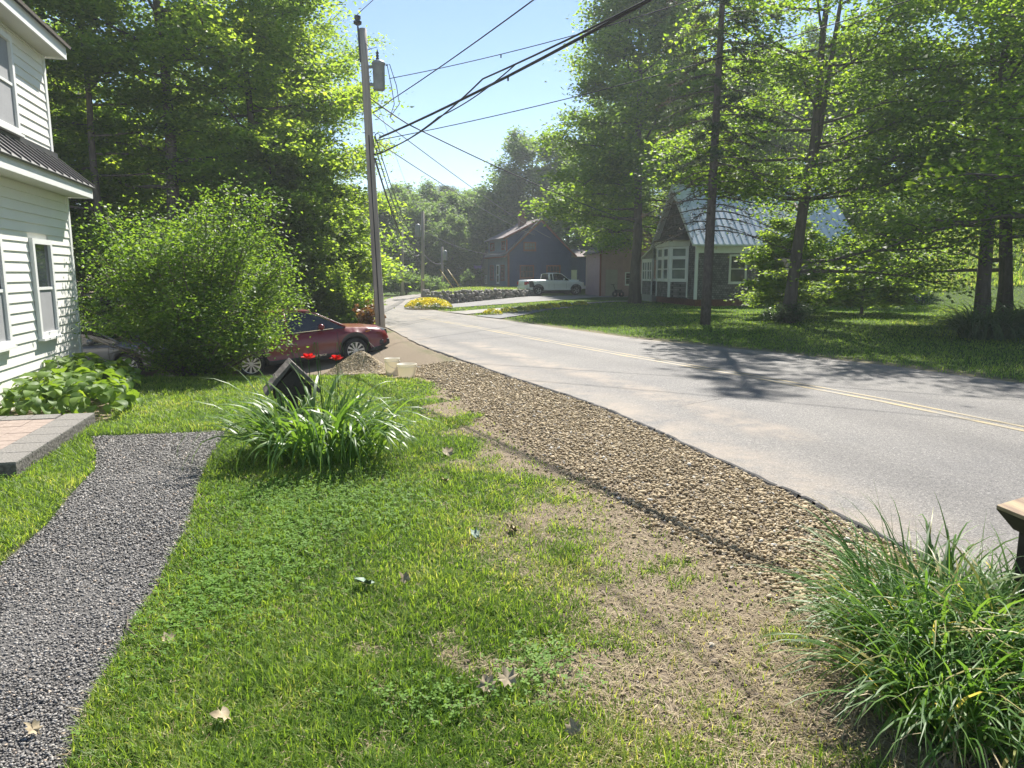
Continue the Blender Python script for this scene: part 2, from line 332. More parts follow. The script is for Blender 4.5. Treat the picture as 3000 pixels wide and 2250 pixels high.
def ground_mat():
    m, nt, b = newmat('ground')
    a = N(nt, 'ShaderNodeAttribute', attribute_name='cover'); sp = nt.nodes.new('ShaderNodeSeparateColor'); L(nt, a.outputs['Color'], sp.inputs[0])
    co = coords(nt)
    n1 = N(nt, 'ShaderNodeTexNoise', Scale=2.2, Detail=8, Roughness=.7); L(nt, co, n1.inputs['Vector'])
    n2 = N(nt, 'ShaderNodeTexNoise', Scale=45, Detail=6, Roughness=.75); L(nt, co, n2.inputs['Vector'])
    soil = ramp(nt, [(.25, (.13, .10, .07)), (.5, (.27, .215, .155)), (.75, (.38, .32, .245))]); L(nt, n2.outputs['Fac'], soil.inputs[0])
    sand = ramp(nt, [(.3, (.2, .16, .115)), (.7, (.31, .255, .19))]); L(nt, n2.outputs['Fac'], sand.inputs[0])
    grs = ramp(nt, [(.3, (.03, .055, .013)), (.55, (.065, .105, .022)), (.75, (.12, .155, .035))]); L(nt, n2.outputs['Fac'], grs.inputs[0])
    def mix(f, x, y):
        q = N(nt, 'ShaderNodeMix', data_type='RGBA'); L(nt, f, q.inputs[0]); L(nt, x, q.inputs[6]); L(nt, y, q.inputs[7]); return q.outputs[2]
    ad = N(nt, 'ShaderNodeMath', operation='ADD'); L(nt, n1.outputs['Fac'], ad.inputs[0]); L(nt, sp.outputs[1], ad.inputs[1])
    sb = N(nt, 'ShaderNodeMapRange'); L(nt, ad.outputs[0], sb.inputs[0]); sb.inputs[1].default_value = .85; sb.inputs[2].default_value = 1.2
    c = mix(sb.outputs[0], soil.outputs[0], grs.outputs[0])
    c = mix(sp.outputs[0], c, sand.outputs[0])
    L(nt, c, b.inputs['Base Color']); b.inputs['Roughness'].default_value = .95; b.inputs['Specular IOR Level'].default_value = .1
    bp = N(nt, 'ShaderNodeBump', Strength=.9, Distance=.03); L(nt, n2.outputs['Fac'], bp.inputs['Height']); L(nt, bp.outputs[0], b.inputs['Normal'])
    return m
ground = mesh_np('ground', np.stack([fx, fy, GZ], 1), F, ground_mat(), smooth=True); tag(ground, kind='structure')
sandm = np.where(inpoly(fx, fy, SAND), 1, 0) * sst(0, .8, pdist(fx, fy, SAND + SAND[:1]) + .5 * fbm(fx, fy, .8, 2))
shoulder = np.maximum(1 - sst(.05, .55, pdist(fx, fy, NEAR) + .6 * (fbm(fx, fy, .9, 5) - .5)), (1 - sst(.1, .8, pdist(fx, fy, FARE) + 1.0 * (fbm(fx, fy, 1.5, 6) - .5))) * .75)
sandm = np.maximum(sandm, np.maximum(shoulder, inpoly(fx, fy, GRAV) * 1.0))
lu = np.where(fy < 14.5, lush(fx, fy), .85); lu = np.where(inpoly(fx, fy, HOSTABED), .1, lu)
lu = np.where((fx < edge_x(fy) - 2) & (fy > 21), .15 + .3 * fbm(fx, fy, 3, 8), lu)
ca = ground.data.attributes.new('cover', 'FLOAT_COLOR', 'POINT')
ca.data.foreach_set('color', np.stack([sandm, lu, sandm * 0, sandm * 0 + 1], 1).astype(np.float32).ravel())

def strip_mesh(name, A, B, n, mcols, z, mat, endfade=None):
    def rs(Ln):
        P = np.array(Ln, float); s = np.concatenate([[0], np.cumsum(np.hypot(*np.diff(P, axis=0).T))]); t = np.linspace(0, s[-1], n)
        return np.stack([np.interp(t, s, P[:, 0]), np.interp(t, s, P[:, 1])], 1)
    a, b = rs(A), rs(B); w = np.linspace(0, 1, mcols)
    V = a[:, None] * (1 - w[None, :, None]) + b[:, None] * w[None, :, None]
    x, y = V[..., 0].ravel(), V[..., 1].ravel(); zz = z(x, y) if callable(z) else np.full(x.shape, z)
    ii = (np.arange(n - 1)[:, None] * mcols + np.arange(mcols - 1)[None]).ravel()
    return mesh_np(name, np.stack([x, y, zz], 1), np.stack([ii, ii + 1, ii + mcols + 1, ii + mcols], 1), mat, smooth=True), x, y
def asphalt(name, fresh=False):
    m, nt, b = newmat(name); co = coords(nt)
    n1 = N(nt, 'ShaderNodeTexNoise', Scale=.5, Detail=6, Roughness=.6); L(nt, co, n1.inputs['Vector'])
    v = N(nt, 'ShaderNodeTexVoronoi', Scale=95); L(nt, co, v.inputs['Vector'])
    n2 = N(nt, 'ShaderNodeTexNoise', Scale=24, Detail=8, Roughness=.9); L(nt, co, n2.inputs['Vector'])
    base = ramp(nt, [(.0, (.085, .083, .082)), (.35, (.165, .16, .153)), (.7, (.225, .217, .205)), (1, (.42, .40, .37))]); L(nt, v.outputs['Color'], base.inputs[0])
    big = ramp(nt, [(.3, (.80, .8, .82)), (.7, (1.08, 1.06, 1.03))]); L(nt, n1.outputs['Fac'], big.inputs[0])
    sml = ramp(nt, [(.3, (.5, .5, .505)), (.55, (.92, .91, .9)), (.72, (1.35, 1.33, 1.3))]); L(nt, n2.outputs['Fac'], sml.inputs[0])
    def mul(x, y, f=1):
        q = N(nt, 'ShaderNodeMix', data_type='RGBA', blend_type='MULTIPLY'); q.inputs[0].default_value = f; L(nt, x, q.inputs[6]); L(nt, y, q.inputs[7]); return q.outputs[2]
    wv = N(nt, 'ShaderNodeAttribute', attribute_name='lane'); lr_ = ramp(nt, [(0, (1, 1, 1)), (1, (.82, .82, .83))]); L(nt, wv.outputs['Fac'], lr_.inputs[0])
    c = mul(mul(mul(base.outputs[0], big.outputs[0]), sml.outputs[0]), lr_.outputs[0])
    a = N(nt, 'ShaderNodeAttribute', attribute_name='dust')
    n3 = N(nt, 'ShaderNodeTexNoise', Scale=1.4, Detail=7, Roughness=.7); L(nt, co, n3.inputs['Vector'])
    mm = N(nt, 'ShaderNodeMath', operation='MULTIPLY'); L(nt, a.outputs['Fac'], mm.inputs[0])
    mr = N(nt, 'ShaderNodeMapRange'); mr.inputs[1].default_value = .38; mr.inputs[2].default_value = .62; L(nt, n3.outputs['Fac'], mr.inputs[0]); L(nt, mr.outputs[0], mm.inputs[1])
    dq = N(nt, 'ShaderNodeMix', data_type='RGBA'); L(nt, mm.outputs[0], dq.inputs[0]); L(nt, c, dq.inputs[6]); dq.inputs[7].default_value = (.31, .255, .2, 1)
    L(nt, dq.outputs[2], b.inputs['Base Color']); b.inputs['Roughness'].default_value = .78; b.inputs['Specular IOR Level'].default_value = .35
    bp = N(nt, 'ShaderNodeBump', Strength=.55, Distance=.008); L(nt, v.outputs['Distance'], bp.inputs['Height']); L(nt, bp.outputs[0], b.inputs['Normal'])
    return m
M['asphalt'] = asphalt('asphalt')
# the ragged near edge of the old paving
def ragged(Ln, amp, seed, step=.12, ymax=24):
    P = np.array(Ln, float); s = np.concatenate([[0], np.cumsum(np.hypot(*np.diff(P, axis=0).T))]); t = np.arange(0, s[-1], step)
    x, y = np.interp(t, s, P[:, 0]), np.interp(t, s, P[:, 1]); w = (y < ymax) * amp
    return list(zip(x + w * (fbm(x, y, .5, seed) - .5) + w * .8 * (fbm(x, y, 2.2, seed + 4) - .5), y))
road, rx, ry = strip_mesh('road', ragged(NEAR[:11] + [(-15, 43), (-30, 50)], .14, 31), FARE[:11] + [(-9, 52), (-34, 62)], 500, 60, lambda x, y: .012 + 0 * x, M['asphalt'])
tag(road, kind='structure')
dn, df = pdist(rx, ry, NEAR), pdist(rx, ry, FARE[:10])
dust = np.maximum((1 - sst(0, 1.1, dn)) * .75, (1 - sst(0, .8, df)) * .6)
MIDL = [(3.4, 8.5), (2.1, 12.5), (.3, 16.5), (-1.2, 20.5)]
dust = np.maximum(dust, (1 - sst(.05, .55, pdist(rx, ry, MIDL) + .3 * (fbm(rx, ry, 1.5, 9) - .5))) * .75)
dust = np.maximum(dust, sst(24, 36, ry) * .45)
a = road.data.attributes.new('dust', 'FLOAT', 'POINT'); a.data.foreach_set('value', dust.astype(np.float32))
acr = dn / np.maximum(dn + df, .1)
lane = sum(np.exp(-((acr - c_) / .045) ** 2) for c_ in (.16, .40, .62, .86)) * (.5 + fbm(rx, ry, 3, 41))
a = road.data.attributes.new('lane', 'FLOAT', 'POINT'); a.data.foreach_set('value', np.clip(lane, 0, 1).astype(np.float32))
E2 = [(-5.9, 43.4), (-6.0, 50), (-4.6, 58), (-1, 72), (6, 92)]; E3 = [(-9.5, 46), (-9.6, 58), (-8, 66), (-4.6, 78), (2.5, 94)]
back, bx, by = strip_mesh('road', E3, E2, 40, 5, lambda x, y: .02 + .012 * np.maximum(0, y - 52), M['asphalt']); tag(back, kind='structure')
a = back.data.attributes.new('dust', 'FLOAT', 'POINT'); a.data.foreach_set('value', np.full(len(bx), .6, np.float32))
def crack(pts, w):
    P = ragged(pts, .35, 77, .15, 99); b = MB()
    for (x0, y0), (x1, y1) in zip(P[:-1], P[1:]):
        k0, k1 = w * random.uniform(.5, 1.3), w * random.uniform(.5, 1.3); b.add([(x0, y0 - k0, .0155), (x1, y1 - k1, .0155), (x1, y1 + k1, .0155), (x0, y0 + k0, .0155)], [(0, 1, 2, 3)])
    tag(b.obj('road_crack', M['crack']), kind='structure')
M['crack'] = surf('crack_filler', (.03, .03, .031), (.09, .088, .085), 20, .8)
for q, w in (([(-2.2, 21.0), (-.3, 22.2), (1.2, 22.6)], .02), ([(-3.4, 25.2), (-1.2, 27.5)], .022), ([(2.4, 10.5), (4.4, 12.2), (5.6, 12.6)], .006), ([(-4.5, 30), (-2.4, 32.5), (-3.0, 34.5)], .03), ([(3.5, 18.2), (5.6, 17.4)], .008), ([(-1.8, 24.5), (1.0, 20.5), (3.0, 17.8)], .012)): crack(q, w)
# yellow centre lines
def paint():
    m, nt, b = newmat('yellow_road_paint'); co = coords(nt)
    n = N(nt, 'ShaderNodeTexNoise', Scale=30, Detail=6, Roughness=.8); L(nt, co, n.inputs['Vector'])
    n2 = N(nt, 'ShaderNodeTexNoise', Scale=1.2, Detail=3); L(nt, co, n2.inputs['Vector'])
    ad = N(nt, 'ShaderNodeMath', operation='ADD'); L(nt, n.outputs['Fac'], ad.inputs[0]); L(nt, n2.outputs['Fac'], ad.inputs[1])
    r = ramp(nt, [(.4, (.18, .165, .14)), (.56, (.31, .235, .105)), (.75, (.38, .275, .10))])
    hf = N(nt, 'ShaderNodeMath', operation='MULTIPLY'); hf.inputs[1].default_value = .5; L(nt, ad.outputs[0], hf.inputs[0]); L(nt, hf.outputs[0], r.inputs[0])
    L(nt, r.outputs[0], b.inputs['Base Color']); b.inputs['Roughness'].default_value = .7
    return m
M['paint'] = paint()
YL = [(8.6, 3), (7.35, 6.5), (6.53, 8.85), (5.78, 10.99), (4.5, 13.84), (2.74, 17.15), (.62, 21.67), (-2.32, 28.26), (-4.2, 32)]
def offs(Ln, d):
    P = np.array(Ln); t = np.gradient(P, axis=0); t /= np.linalg.norm(t, axis=1)[:, None]; return list(map(tuple, P + d * np.stack([t[:, 1], -t[:, 0]], 1)))
for d, w in ((0, .055), (.24, .04)):
    ml, _, _ = strip_mesh('road_marking', offs(YL, d - w), offs(YL, d + w), 80, 2, .0165, M['paint']); tag(ml, kind='structure')
# crumbling lip of the pavement along the gravel
lip = ragged([p for p in NEAR if 2 < p[1] < 21], .10, 31, .05)
lm = MB()
for (x0, y0), (x1, y1) in zip(lip[:-1], lip[1:]):
    if random.random() < .93:
        k = random.uniform(.02, .055); lm.add([(x0 - k, y0 - k * .5, -.03), (x1 - k, y1 - k * .5, -.03), (x1, y1, .014), (x0, y0, .014), (x0 + .03, y0, .017), (x1 + .03, y1, .017)], [(0, 1, 2, 3), (3, 2, 5, 4)])
tag(lm.obj('road_edge', surf('broken_asphalt', (.02, .02, .021), (.08, .078, .075), 30, .9, .6)), kind='structure')
dm = surf('driveway_asphalt', (.14, .135, .13), (.2, .19, .178), 9, .85, .3, 60)
dm2 = surf('driveway_concrete', (.2, .185, .165), (.26, .24, .215), 6, .85, .2, 60)
dm3 = surf('new_asphalt', (.09, .093, .10), (.125, .126, .132), 9, .8, .3, 60)
for k, (P, m) in enumerate(zip(DRIVES, (dm, dm2, dm3))):
    b = MB(); n = len(P); b.add([(x, y, .035 + .004 * k) for x, y in P], [tuple(range(n))]); tag(b.obj('driveway', m), kind='structure')
pb = MB(); pb.add([(x, y, gz(x, y) - .012) for x, y in PATH], [tuple(range(len(PATH)))])
tag(pb.obj('path', surf('path_fines', (.06, .057, .054), (.2, .19, .18), 120, .95, .9, 160)), kind='structure')

# ------------------------------------------------------------------ stones
ico_t = (1 + 5 ** .5) / 2
ICO = np.array([(-1, ico_t, 0), (1, ico_t, 0), (-1, -ico_t, 0), (1, -ico_t, 0), (0, -1, ico_t), (0, 1, ico_t), (0, -1, -ico_t), (0, 1, -ico_t), (ico_t, 0, -1), (ico_t, 0, 1), (-ico_t, 0, -1), (-ico_t, 0, 1)]) / math.hypot(1, ico_t)
IF = np.array([(0, 11, 5), (0, 5, 1), (0, 1, 7), (0, 7, 10), (0, 10, 11), (1, 5, 9), (5, 11, 4), (11, 10, 2), (10, 7, 6), (7, 1, 8), (3, 9, 4), (3, 4, 2), (3, 2, 6), (3, 6, 8), (3, 8, 9), (4, 9, 5), (2, 4, 11), (6, 2, 10), (8, 6, 7), (9, 8, 1)])
def stones(name, x, y, z, size, mat, flat=.62, smooth=True, jit=.12, parent=None, bias=.5):
    n = len(x); S = size[:, None] * np.stack([rng.uniform(.75, 1.35, n), rng.uniform(.7, 1.05, n), rng.uniform(.8, 1.1, n) * flat], 1)
    V = ICO[None] * (1 + rng.normal(0, jit, (n, 12, 1))) * S[:, None]
    th, ti, tj = rng.uniform(0, 6.28, n), rng.normal(0, .45, n), rng.normal(0, .45, n)
    c, s = np.cos(ti)[:, None], np.sin(ti)[:, None]; V = np.stack([V[..., 0], V[..., 1] * c - V[..., 2] * s, V[..., 1] * s + V[..., 2] * c], -1)
    c, s = np.cos(tj)[:, None], np.sin(tj)[:, None]; V = np.stack([V[..., 0] * c + V[..., 2] * s, V[..., 1], -V[..., 0] * s + V[..., 2] * c], -1)
    c, s = np.cos(th)[:, None], np.sin(th)[:, None]; V = np.stack([V[..., 0] * c - V[..., 1] * s, V[..., 0] * s + V[..., 1] * c, V[..., 2]], -1)
    V += np.stack([x, y, z], 1)[:, None]
    Fc = (np.arange(n)[:, None, None] * 12 + IF[None]).reshape(-1, 3)
    return mesh_np(name, V, Fc, mat, parent, np.repeat(np.clip(rng.normal(bias, .24, n), 0, 1), 12), smooth)
def scatter(poly, n, power=0, yref=3.0):
    P = np.array(poly); x0, y0 = P.min(0); x1, y1 = P.max(0); xs, ys = [], []; tot = 0
    while tot < n:
        x = rng.uniform(x0, x1, n * 2); y = rng.uniform(y0, y1, n * 2)
        k = inpoly(x, y, poly)
        if power: k &= rng.random(len(x)) < np.minimum(1, (yref / np.maximum(y, yref)) ** power)
        xs.append(x[k]); ys.append(y[k]); tot += k.sum()
    return np.concatenate(xs)[:n], np.concatenate(ys)[:n]
x, y = scatter(GRAV, 30000, 1.0)
d = pdist(x, y, GL); keep = (d + rng.normal(0, .05, len(x))) > .03; x, y = x[keep], y[keep]
sx_ = np.array([GL[i][0] for i in rng.integers(0, len(GL) - 2, 900)]); ti = rng.random(900) * (len(GL) - 3); i0 = ti.astype(int); GA = np.array(GL)
sp_ = GA[i0] * (1 - (ti - i0))[:, None] + GA[i0 + 1] * (ti - i0)[:, None]; dd_ = rng.exponential(.11, 900); x = np.concatenate([x, sp_[:, 0] - .85 * dd_]); y = np.concatenate([y, sp_[:, 1] - .5 * dd_])
sz = rng.uniform(.008, .021, len(x)) * np.clip(.85 + y * .028, .9, 1.3) * (1 + .7 * (rng.random(len(x)) < .05))
tag(stones('gravel', x, y, zg(x, y) + rng.uniform(.0, .022, len(x)), sz, M['pebble']), kind='stuff')
n = 12000; r = 1.75 * np.sqrt(rng.random(n)); q = rng.uniform(0, 6.283, n); hx, hy = -3.36 + .52 * r * np.cos(q), 15.5 + .5 * r * np.sin(q)
heapz = lambda r: .58 * np.exp(-r * r * .85)
hz = np.maximum(zg(hx, hy), -.5) * .9 + heapz(r) * (1 + .35 * (fbm(hx, hy, .4, 3) - .5))
hp = stones('gravel_heap', hx, hy, hz, rng.uniform(.013, .024, n), M['pebble'])
heapcore = MB(); heapcore.lathe([(r_ * .5, float(heapz(r_)) * .82 - .04) for r_ in (1.9, 1.6, 1.3, 1.0, .8, .6, .45, .3, .15, .01)], (-3.36, 15.5, -.36), 28)
heapcore.obj('heap_core', surf('heap_grit', (.10, .08, .06), (.26, .21, .14), 40, .95, .9, 60), hp, True); tag(hp, 'heap of tan gravel beside the red car front wheel', 'gravel heap')
x, y = scatter(PATH, 60000, 1.15, 2.6)
k = pdist(x, y, PATH + PATH[:1]) > rng.uniform(-.02, .06, len(x)); x, y = x[k], y[k]
sz = rng.uniform(.0045, .009, len(x)) * np.clip(.75 + y * .11, .9, 1.7)
tag(stones('path_gravel', x, y, zg(x, y) + .0 + rng.uniform(-.012, .002, len(x)), sz, M['chip'], flat=.55, smooth=False), kind='stuff')

# ------------------------------------------------------------------ grass
def blades(name, x, y, z, h, w, mat, lean=.55, bias=.45, tv=.22, parent=None, az=None, flat=False):
    n = len(x); az = rng.uniform(0, 6.283, n) if az is None else az
    ln = np.abs(rng.normal(lean, lean * .5, n)) if not flat else rng.uniform(2.5, 6, n)
    dx, dy = np.cos(az), np.sin(az); fa = az + math.pi / 2 + rng.normal(0, .5, n); wx, wy = np.cos(fa) * w / 2, np.sin(fa) * w / 2
    hh = h / np.sqrt(1 + ln ** 2)
    V = np.zeros((n, 6, 3))
    for i, (t, ww) in enumerate(((0, .8), (.5, 1), (1, .12))):
        off = ln * hh * t ** 1.6; zz = hh * (t - .12 * t * t)
        for j, s in enumerate((-1, 1)):
            V[:, i * 2 + j, 0] = x + dx * off + s * ww * wx; V[:, i * 2 + j, 1] = y + dy * off + s * ww * wy; V[:, i * 2 + j, 2] = z + zz
    Fc = (np.arange(n)[:, None, None] * 6 + np.array([(0, 1, 3, 2), (2, 3, 5, 4)])[None]).reshape(-1, 4)
    return mesh_np(name, V, Fc, mat, parent, np.repeat(np.clip(rng.normal(bias, tv, n), 0, 1), 6))
def lawnpts(x0, x1, y0, y1, n, power, yref):
    x = rng.uniform(x0, x1, n); u = rng.random(n)
    y = (y0 ** (1 - power) + u * (y1 ** (1 - power) - y0 ** (1 - power))) ** (1 / (1 - power)) if power else rng.uniform(y0, y1, n)
    k = on_lawn(x, y); return x[k], y[k]
x, y = lawnpts(-8, 3.4, 2.3, 15.2, 520000, 1.55, 2.3)
vis = (np.abs(x) < .78 * y + .5); x, y = x[vis], y[vis]
lv = lush(x, y); k = rng.random(len(x)) < lv * .94 + .06; x, y, lv = x[k], y[k], lv[k]
k = ~(inpoly(x, y, HOSTABED) & (rng.random(len(x)) < .85)); x, y, lv = x[k], y[k], lv[k]
tall = fbm(x, y, .35, 21); tf = sst(.5, .75, tall) * (lv > .3)
h = (.03 + .045 * rng.random(len(x)) + .05 * tf * rng.random(len(x))) * np.clip(.85 + lv * .3, .7, 1.2)
w = np.clip(.0035 + .00055 * y, .004, .013) * rng.uniform(.7, 1.4, len(x))
g = blades('grass', x, y, zg(x, y) - .004, h, w, M['grass'], .95, .47, .2); tag(g, kind='stuff')
ta = .46 + .5 * (fbm(x, y, .8, 15) - .5) + .4 * (fbm(x, y, .22, 16) - .5) + rng.normal(0, .14, len(x)) + .2 * (1 - lv)
g.data.attributes['tint'].data.foreach_set('value', np.repeat(np.clip(ta, 0, 1), 6).astype(np.float32))
x, y = lawnpts(-5, 3.4, 2.3, 12, 90000, 1.5, 2.3)
lv = lush(x, y); k = (rng.random(len(x)) < (1 - lv) * .8 + .24) & (pdist(x, y, GL) < 5.2) & (x > -3); x, y = x[k], y[k]
s = blades('dry_grass', x, y, zg(x, y) + rng.uniform(0, .012, len(x)), rng.uniform(.025, .09, len(x)), np.clip(.003 + .0004 * y, .003, .009), M['straw'], flat=True, bias=.5, tv=.25); tag(s, kind='stuff')
x, y = lawnpts(-3, 3.4, 2.3, 10, 26000, 1.5, 2.3)
k = (rng.random(len(x)) < (1 - lush(x, y)) * .5 + .04) & (pdist(x, y, GL) < 4.5); x, y = x[k], y[k]; n = len(x)
sz = rng.uniform(.004, .011, n) * (1 + (rng.random(n) < .06) * 1.4)
tag(stones('soil_crumbs', x, y, zg(x, y) + .003, sz, tintmat('soil_crumb', [(0, (.07, .05, .035)), (.5, (.2, .155, .11)), (.85, (.36, .3, .22)), (1, (.5, .46, .4))], .9), flat=.5, smooth=False), kind='stuff')
# clover: three round leaflets on a low stalk
def clover(cx, cy, sx, sy, n):
    x = rng.normal(cx, sx, n); y = rng.normal(cy, sy, n); k = on_lawn(x, y); x, y = x[k], y[k]; return x, y
cl = [clover(-1.75, 4.9, .28, .7, 1500), clover(-1.4, 5.9, .45, .45, 900), clover(-1.9, 4.0, .15, .3, 300), clover(.15, 3.3, .12, .16, 170), clover(-.35, 3.05, .18, .1, 120), clover(-2.2, 6.2, .3, .3, 500), clover(-5.2, 6.6, .3, .3, 250)]
x = np.concatenate([c[0] for c in cl]); y = np.concatenate([c[1] for c in cl]); n = len(x)
z = zg(x, y) + rng.uniform(.03, .075, n); az = rng.uniform(0, 6.28, n); r = rng.uniform(.007, .013, n) * np.clip(.8 + y * .06, 1, 1.4)
V = np.zeros((n, 3, 5, 3))
for j in range(3):
    a = az + j * 2.094; tz = rng.normal(0, .25, n)
    for i, (u, v) in enumerate(((0, 0), (1.0, -.62), (1.75, -.3), (1.75, .3), (1.0, .62))):
        V[:, j, i, 0] = x + r * (u * np.cos(a) - v * np.sin(a)); V[:, j, i, 1] = y + r * (u * np.sin(a) + v * np.cos(a)); V[:, j, i, 2] = z + r * u * tz
o = mesh_np('clover', V, (np.arange(n * 3)[:, None] * 5 + np.arange(5)[None]), M['clover'], None, np.repeat(rng.random(n), 15)); tag(o, kind='stuff')
# lawn across the road and round the far drives
def farlawn(name, x0, x1, y0, y1, n, power, h, w, bias):
    x, y = lawnpts(x0, x1, y0, y1, n, power, y0)
    k = (x > np.interp(y, [p[1] for p in FARE[:10]], [p[0] for p in FARE[:10]])) & (x < .78 * y + 1) & (rng.random(len(x)) < sst(.1, .9, pdist(x, y, FARE) + .7 * (fbm(x, y, 1.2, 6) - .4)))
    x, y = x[k], y[k]; n = len(x)
    g = blades(name, x, y, zg(x, y) - .01, h * rng.uniform(.6, 1.3, n), w * rng.uniform(.7, 1.3, n) * np.clip(y / 25, .7, 2.5), M['grass'], .7, bias, .2); tag(g, kind='stuff')
    ta = bias + .6 * (fbm(x, y, 2.5, 15) - .5) + rng.normal(0, .13, n)
    g.data.attributes['tint'].data.foreach_set('value', np.repeat(np.clip(ta, 0, 1), 6).astype(np.float32))
farlawn('grass', -6, 38, 12, 52, 190000, 1.3, .08, .022, .45)
x = rng.uniform(24, 62, 60000); y = rng.uniform(50, 92, 60000)
g = blades('hill_grass', x, y, zg(x, y) - .03, rng.uniform(.25, .6, len(x)), rng.uniform(.05, .1, len(x)), M['grass'], .5, .62, .16); tag(g, kind='stuff')

# ------------------------------------------------------------------ trees and plants
def leaves_mesh(name, P, size, mat, parent, bias, tv, spread=.5, aspect=.62, droop=.0, fold=.25):
    n = len(P); nr = np.stack([rng.normal(0, spread, n), rng.normal(0, spread, n), np.ones(n)], 1); nr /= np.linalg.norm(nr, axis=1)[:, None]
    az = rng.uniform(0, 6.283, n); u = np.stack([np.cos(az), np.sin(az), np.full(n, -droop)], 1)
    u -= nr * (u * nr).sum(1)[:, None]; u /= np.linalg.norm(u, axis=1)[:, None]; v = np.cross(nr, u)
    s = size * rng.uniform(.65, 1.25, n); a = (s * .5)[:, None]; b = (s * .5 * aspect)[:, None]; f = (s * fold * rng.uniform(-.5, 1, n))[:, None]
    V = np.stack([P - u * a, P - v * b + nr * f - u * a * .15, P + u * a, P + v * b + nr * f - u * a * .15], 1)
    tint = np.clip((bias if np.ndim(bias) else np.full(n, bias)) + rng.normal(0, tv, n), 0, 1)
    return mesh_np(name, V, np.arange(n * 4).reshape(n, 4), mat, parent, np.repeat(tint, 4))
def tree(name, label, cat, loc, seed, h, r, cb, nleaf, leaf, tr, mat, bark='bark', nl=26, lean=(0, 0), up=.45, zcut=None, fork=None, group=None, flat=.17, spr=.5, skip=None, shape=1.6):
    global rng
    keep = rng; rng = np.random.default_rng(seed)
    root = thing(name, label, cat, loc, 0, group)
    T = MB(); k = 10; ts = np.linspace(0, 1, k)
    wob = np.cumsum(rng.normal(0, .05, (k, 2)), 0) * h / 16; wob[0] = 0
    tp = [np.array((lean[0] * t * h + wob[i, 0], lean[1] * t * h + wob[i, 1], -.35 + t * (h * .95 + .35))) for i, t in enumerate(ts)]
    T.tube(tp, [tr * (1.35 if i == 0 else 1) * (1 - .86 * t) + .012 for i, t in enumerate(ts)], 8)
    stems = [(tp, tr)]
    if fork:
        fz, fa, fl = fork; i0 = np.array([np.interp(fz / h, ts, [p[j] for p in tp]) for j in range(3)])
        fp = [i0 + np.array((math.cos(fa) * fl * (t ** .8), math.sin(fa) * fl * (t ** .8), t * (h * .9 - fz))) for t in np.linspace(0, 1, 7)]
        T.tube(fp, [tr * .62 * (1 - .85 * t) + .01 for t in np.linspace(0, 1, 7)], 7); stems.append((fp, tr * .6))
    S = []
    for li in range(nl):
        st, srad = stems[li % len(stems)]; zz = np.array([p[2] for p in st])
        t = (li + rng.random()) / nl; z = max(cb + (h * .95 - cb) * t ** 1.05, zz[0] + .2)
        b = np.array([np.interp(z, zz, [p[j] for p in st]) for j in range(3)])
        t = (z - cb) / (h - cb); t = min(max(t, 0), 1)
        az = li * 2.4 + rng.normal(0, .35); Ln = r * (1 - .78 * t ** shape) * rng.uniform(.72, 1.12)
        if skip and z < skip[1] and math.cos(az - skip[0]) > .3: continue
        el = up * (.35 + 1.5 * t) + rng.normal(0, .12)
        q = [b + Ln * s * np.array((math.cos(az), math.sin(az), math.tan(min(el, 1.2)) * s ** 1.0 - .22 * s * s)) + np.array((0, 0, 1)) * rng.normal(0, .04) * Ln * s for s in np.linspace(0, 1, 5)]
        lr = max(.02, tr * .30 * (1 - .6 * t)); T.tube(q, [lr * (1 - .85 * s) + .007 for s in np.linspace(0, 1, 5)], 5, False)
        for s in (.55, .8, 1.0): S.append((np.array([np.interp(s, np.linspace(0, 1, 5), [p[j] for p in q]) for j in range(3)]), .85))
        for sj in range(5):
            s = .28 + .7 * (sj + rng.random()) / 5; b2 = np.array([np.interp(s, np.linspace(0, 1, 5), [p[j] for p in q]) for j in range(3)])
            a2 = az + (1 if sj % 2 else -1) * rng.uniform(.45, 1.2); l2 = Ln * rng.uniform(.22, .45) * (1.15 - s * .5)
            e = b2 + l2 * np.array((math.cos(a2), math.sin(a2), rng.uniform(-.05, .45))); m = (b2 + e) / 2 + np.array((0, 0, .06 * l2))
            T.tube([b2, m, e], [lr * .4 + .005, lr * .28 + .004, .005], 4, False)
            S += [(m, .8), (e, 1.0), (b2 * .2 + e * .8 + rng.normal(0, .12 * l2, 3), .9)]
    T.obj('trunk', M[bark], root, True)
    cs = np.array([s[0] for s in S]); wt = np.array([s[1] for s in S]); wt = wt * rng.uniform(.35, 1.5, len(wt))
    if zcut: wt = wt * np.where(cs[:, 2] > zcut, .18, 1)
    idx = rng.choice(len(S), nleaf, p=wt / wt.sum()); sg = r * .105
    P = cs[idx] + rng.normal(0, 1, (nleaf, 3)) * np.array((sg, sg, sg * flat * 2.6)) * rng.uniform(.5, 1.3, len(S))[idx][:, None]
    P[:, 2] -= .10 * ((P[:, :2] - cs[idx][:, :2]) ** 2).sum(1) / sg
    P = P[P[:, 2] > .25]
    bias = .45 + .28 * rng.normal(0, .6, len(S))[idx[:len(P)]]
    leaves_mesh('crown', P, leaf, mat if not isinstance(mat, str) else M[mat], root, bias, .15, spr)
    rng = keep
    return root
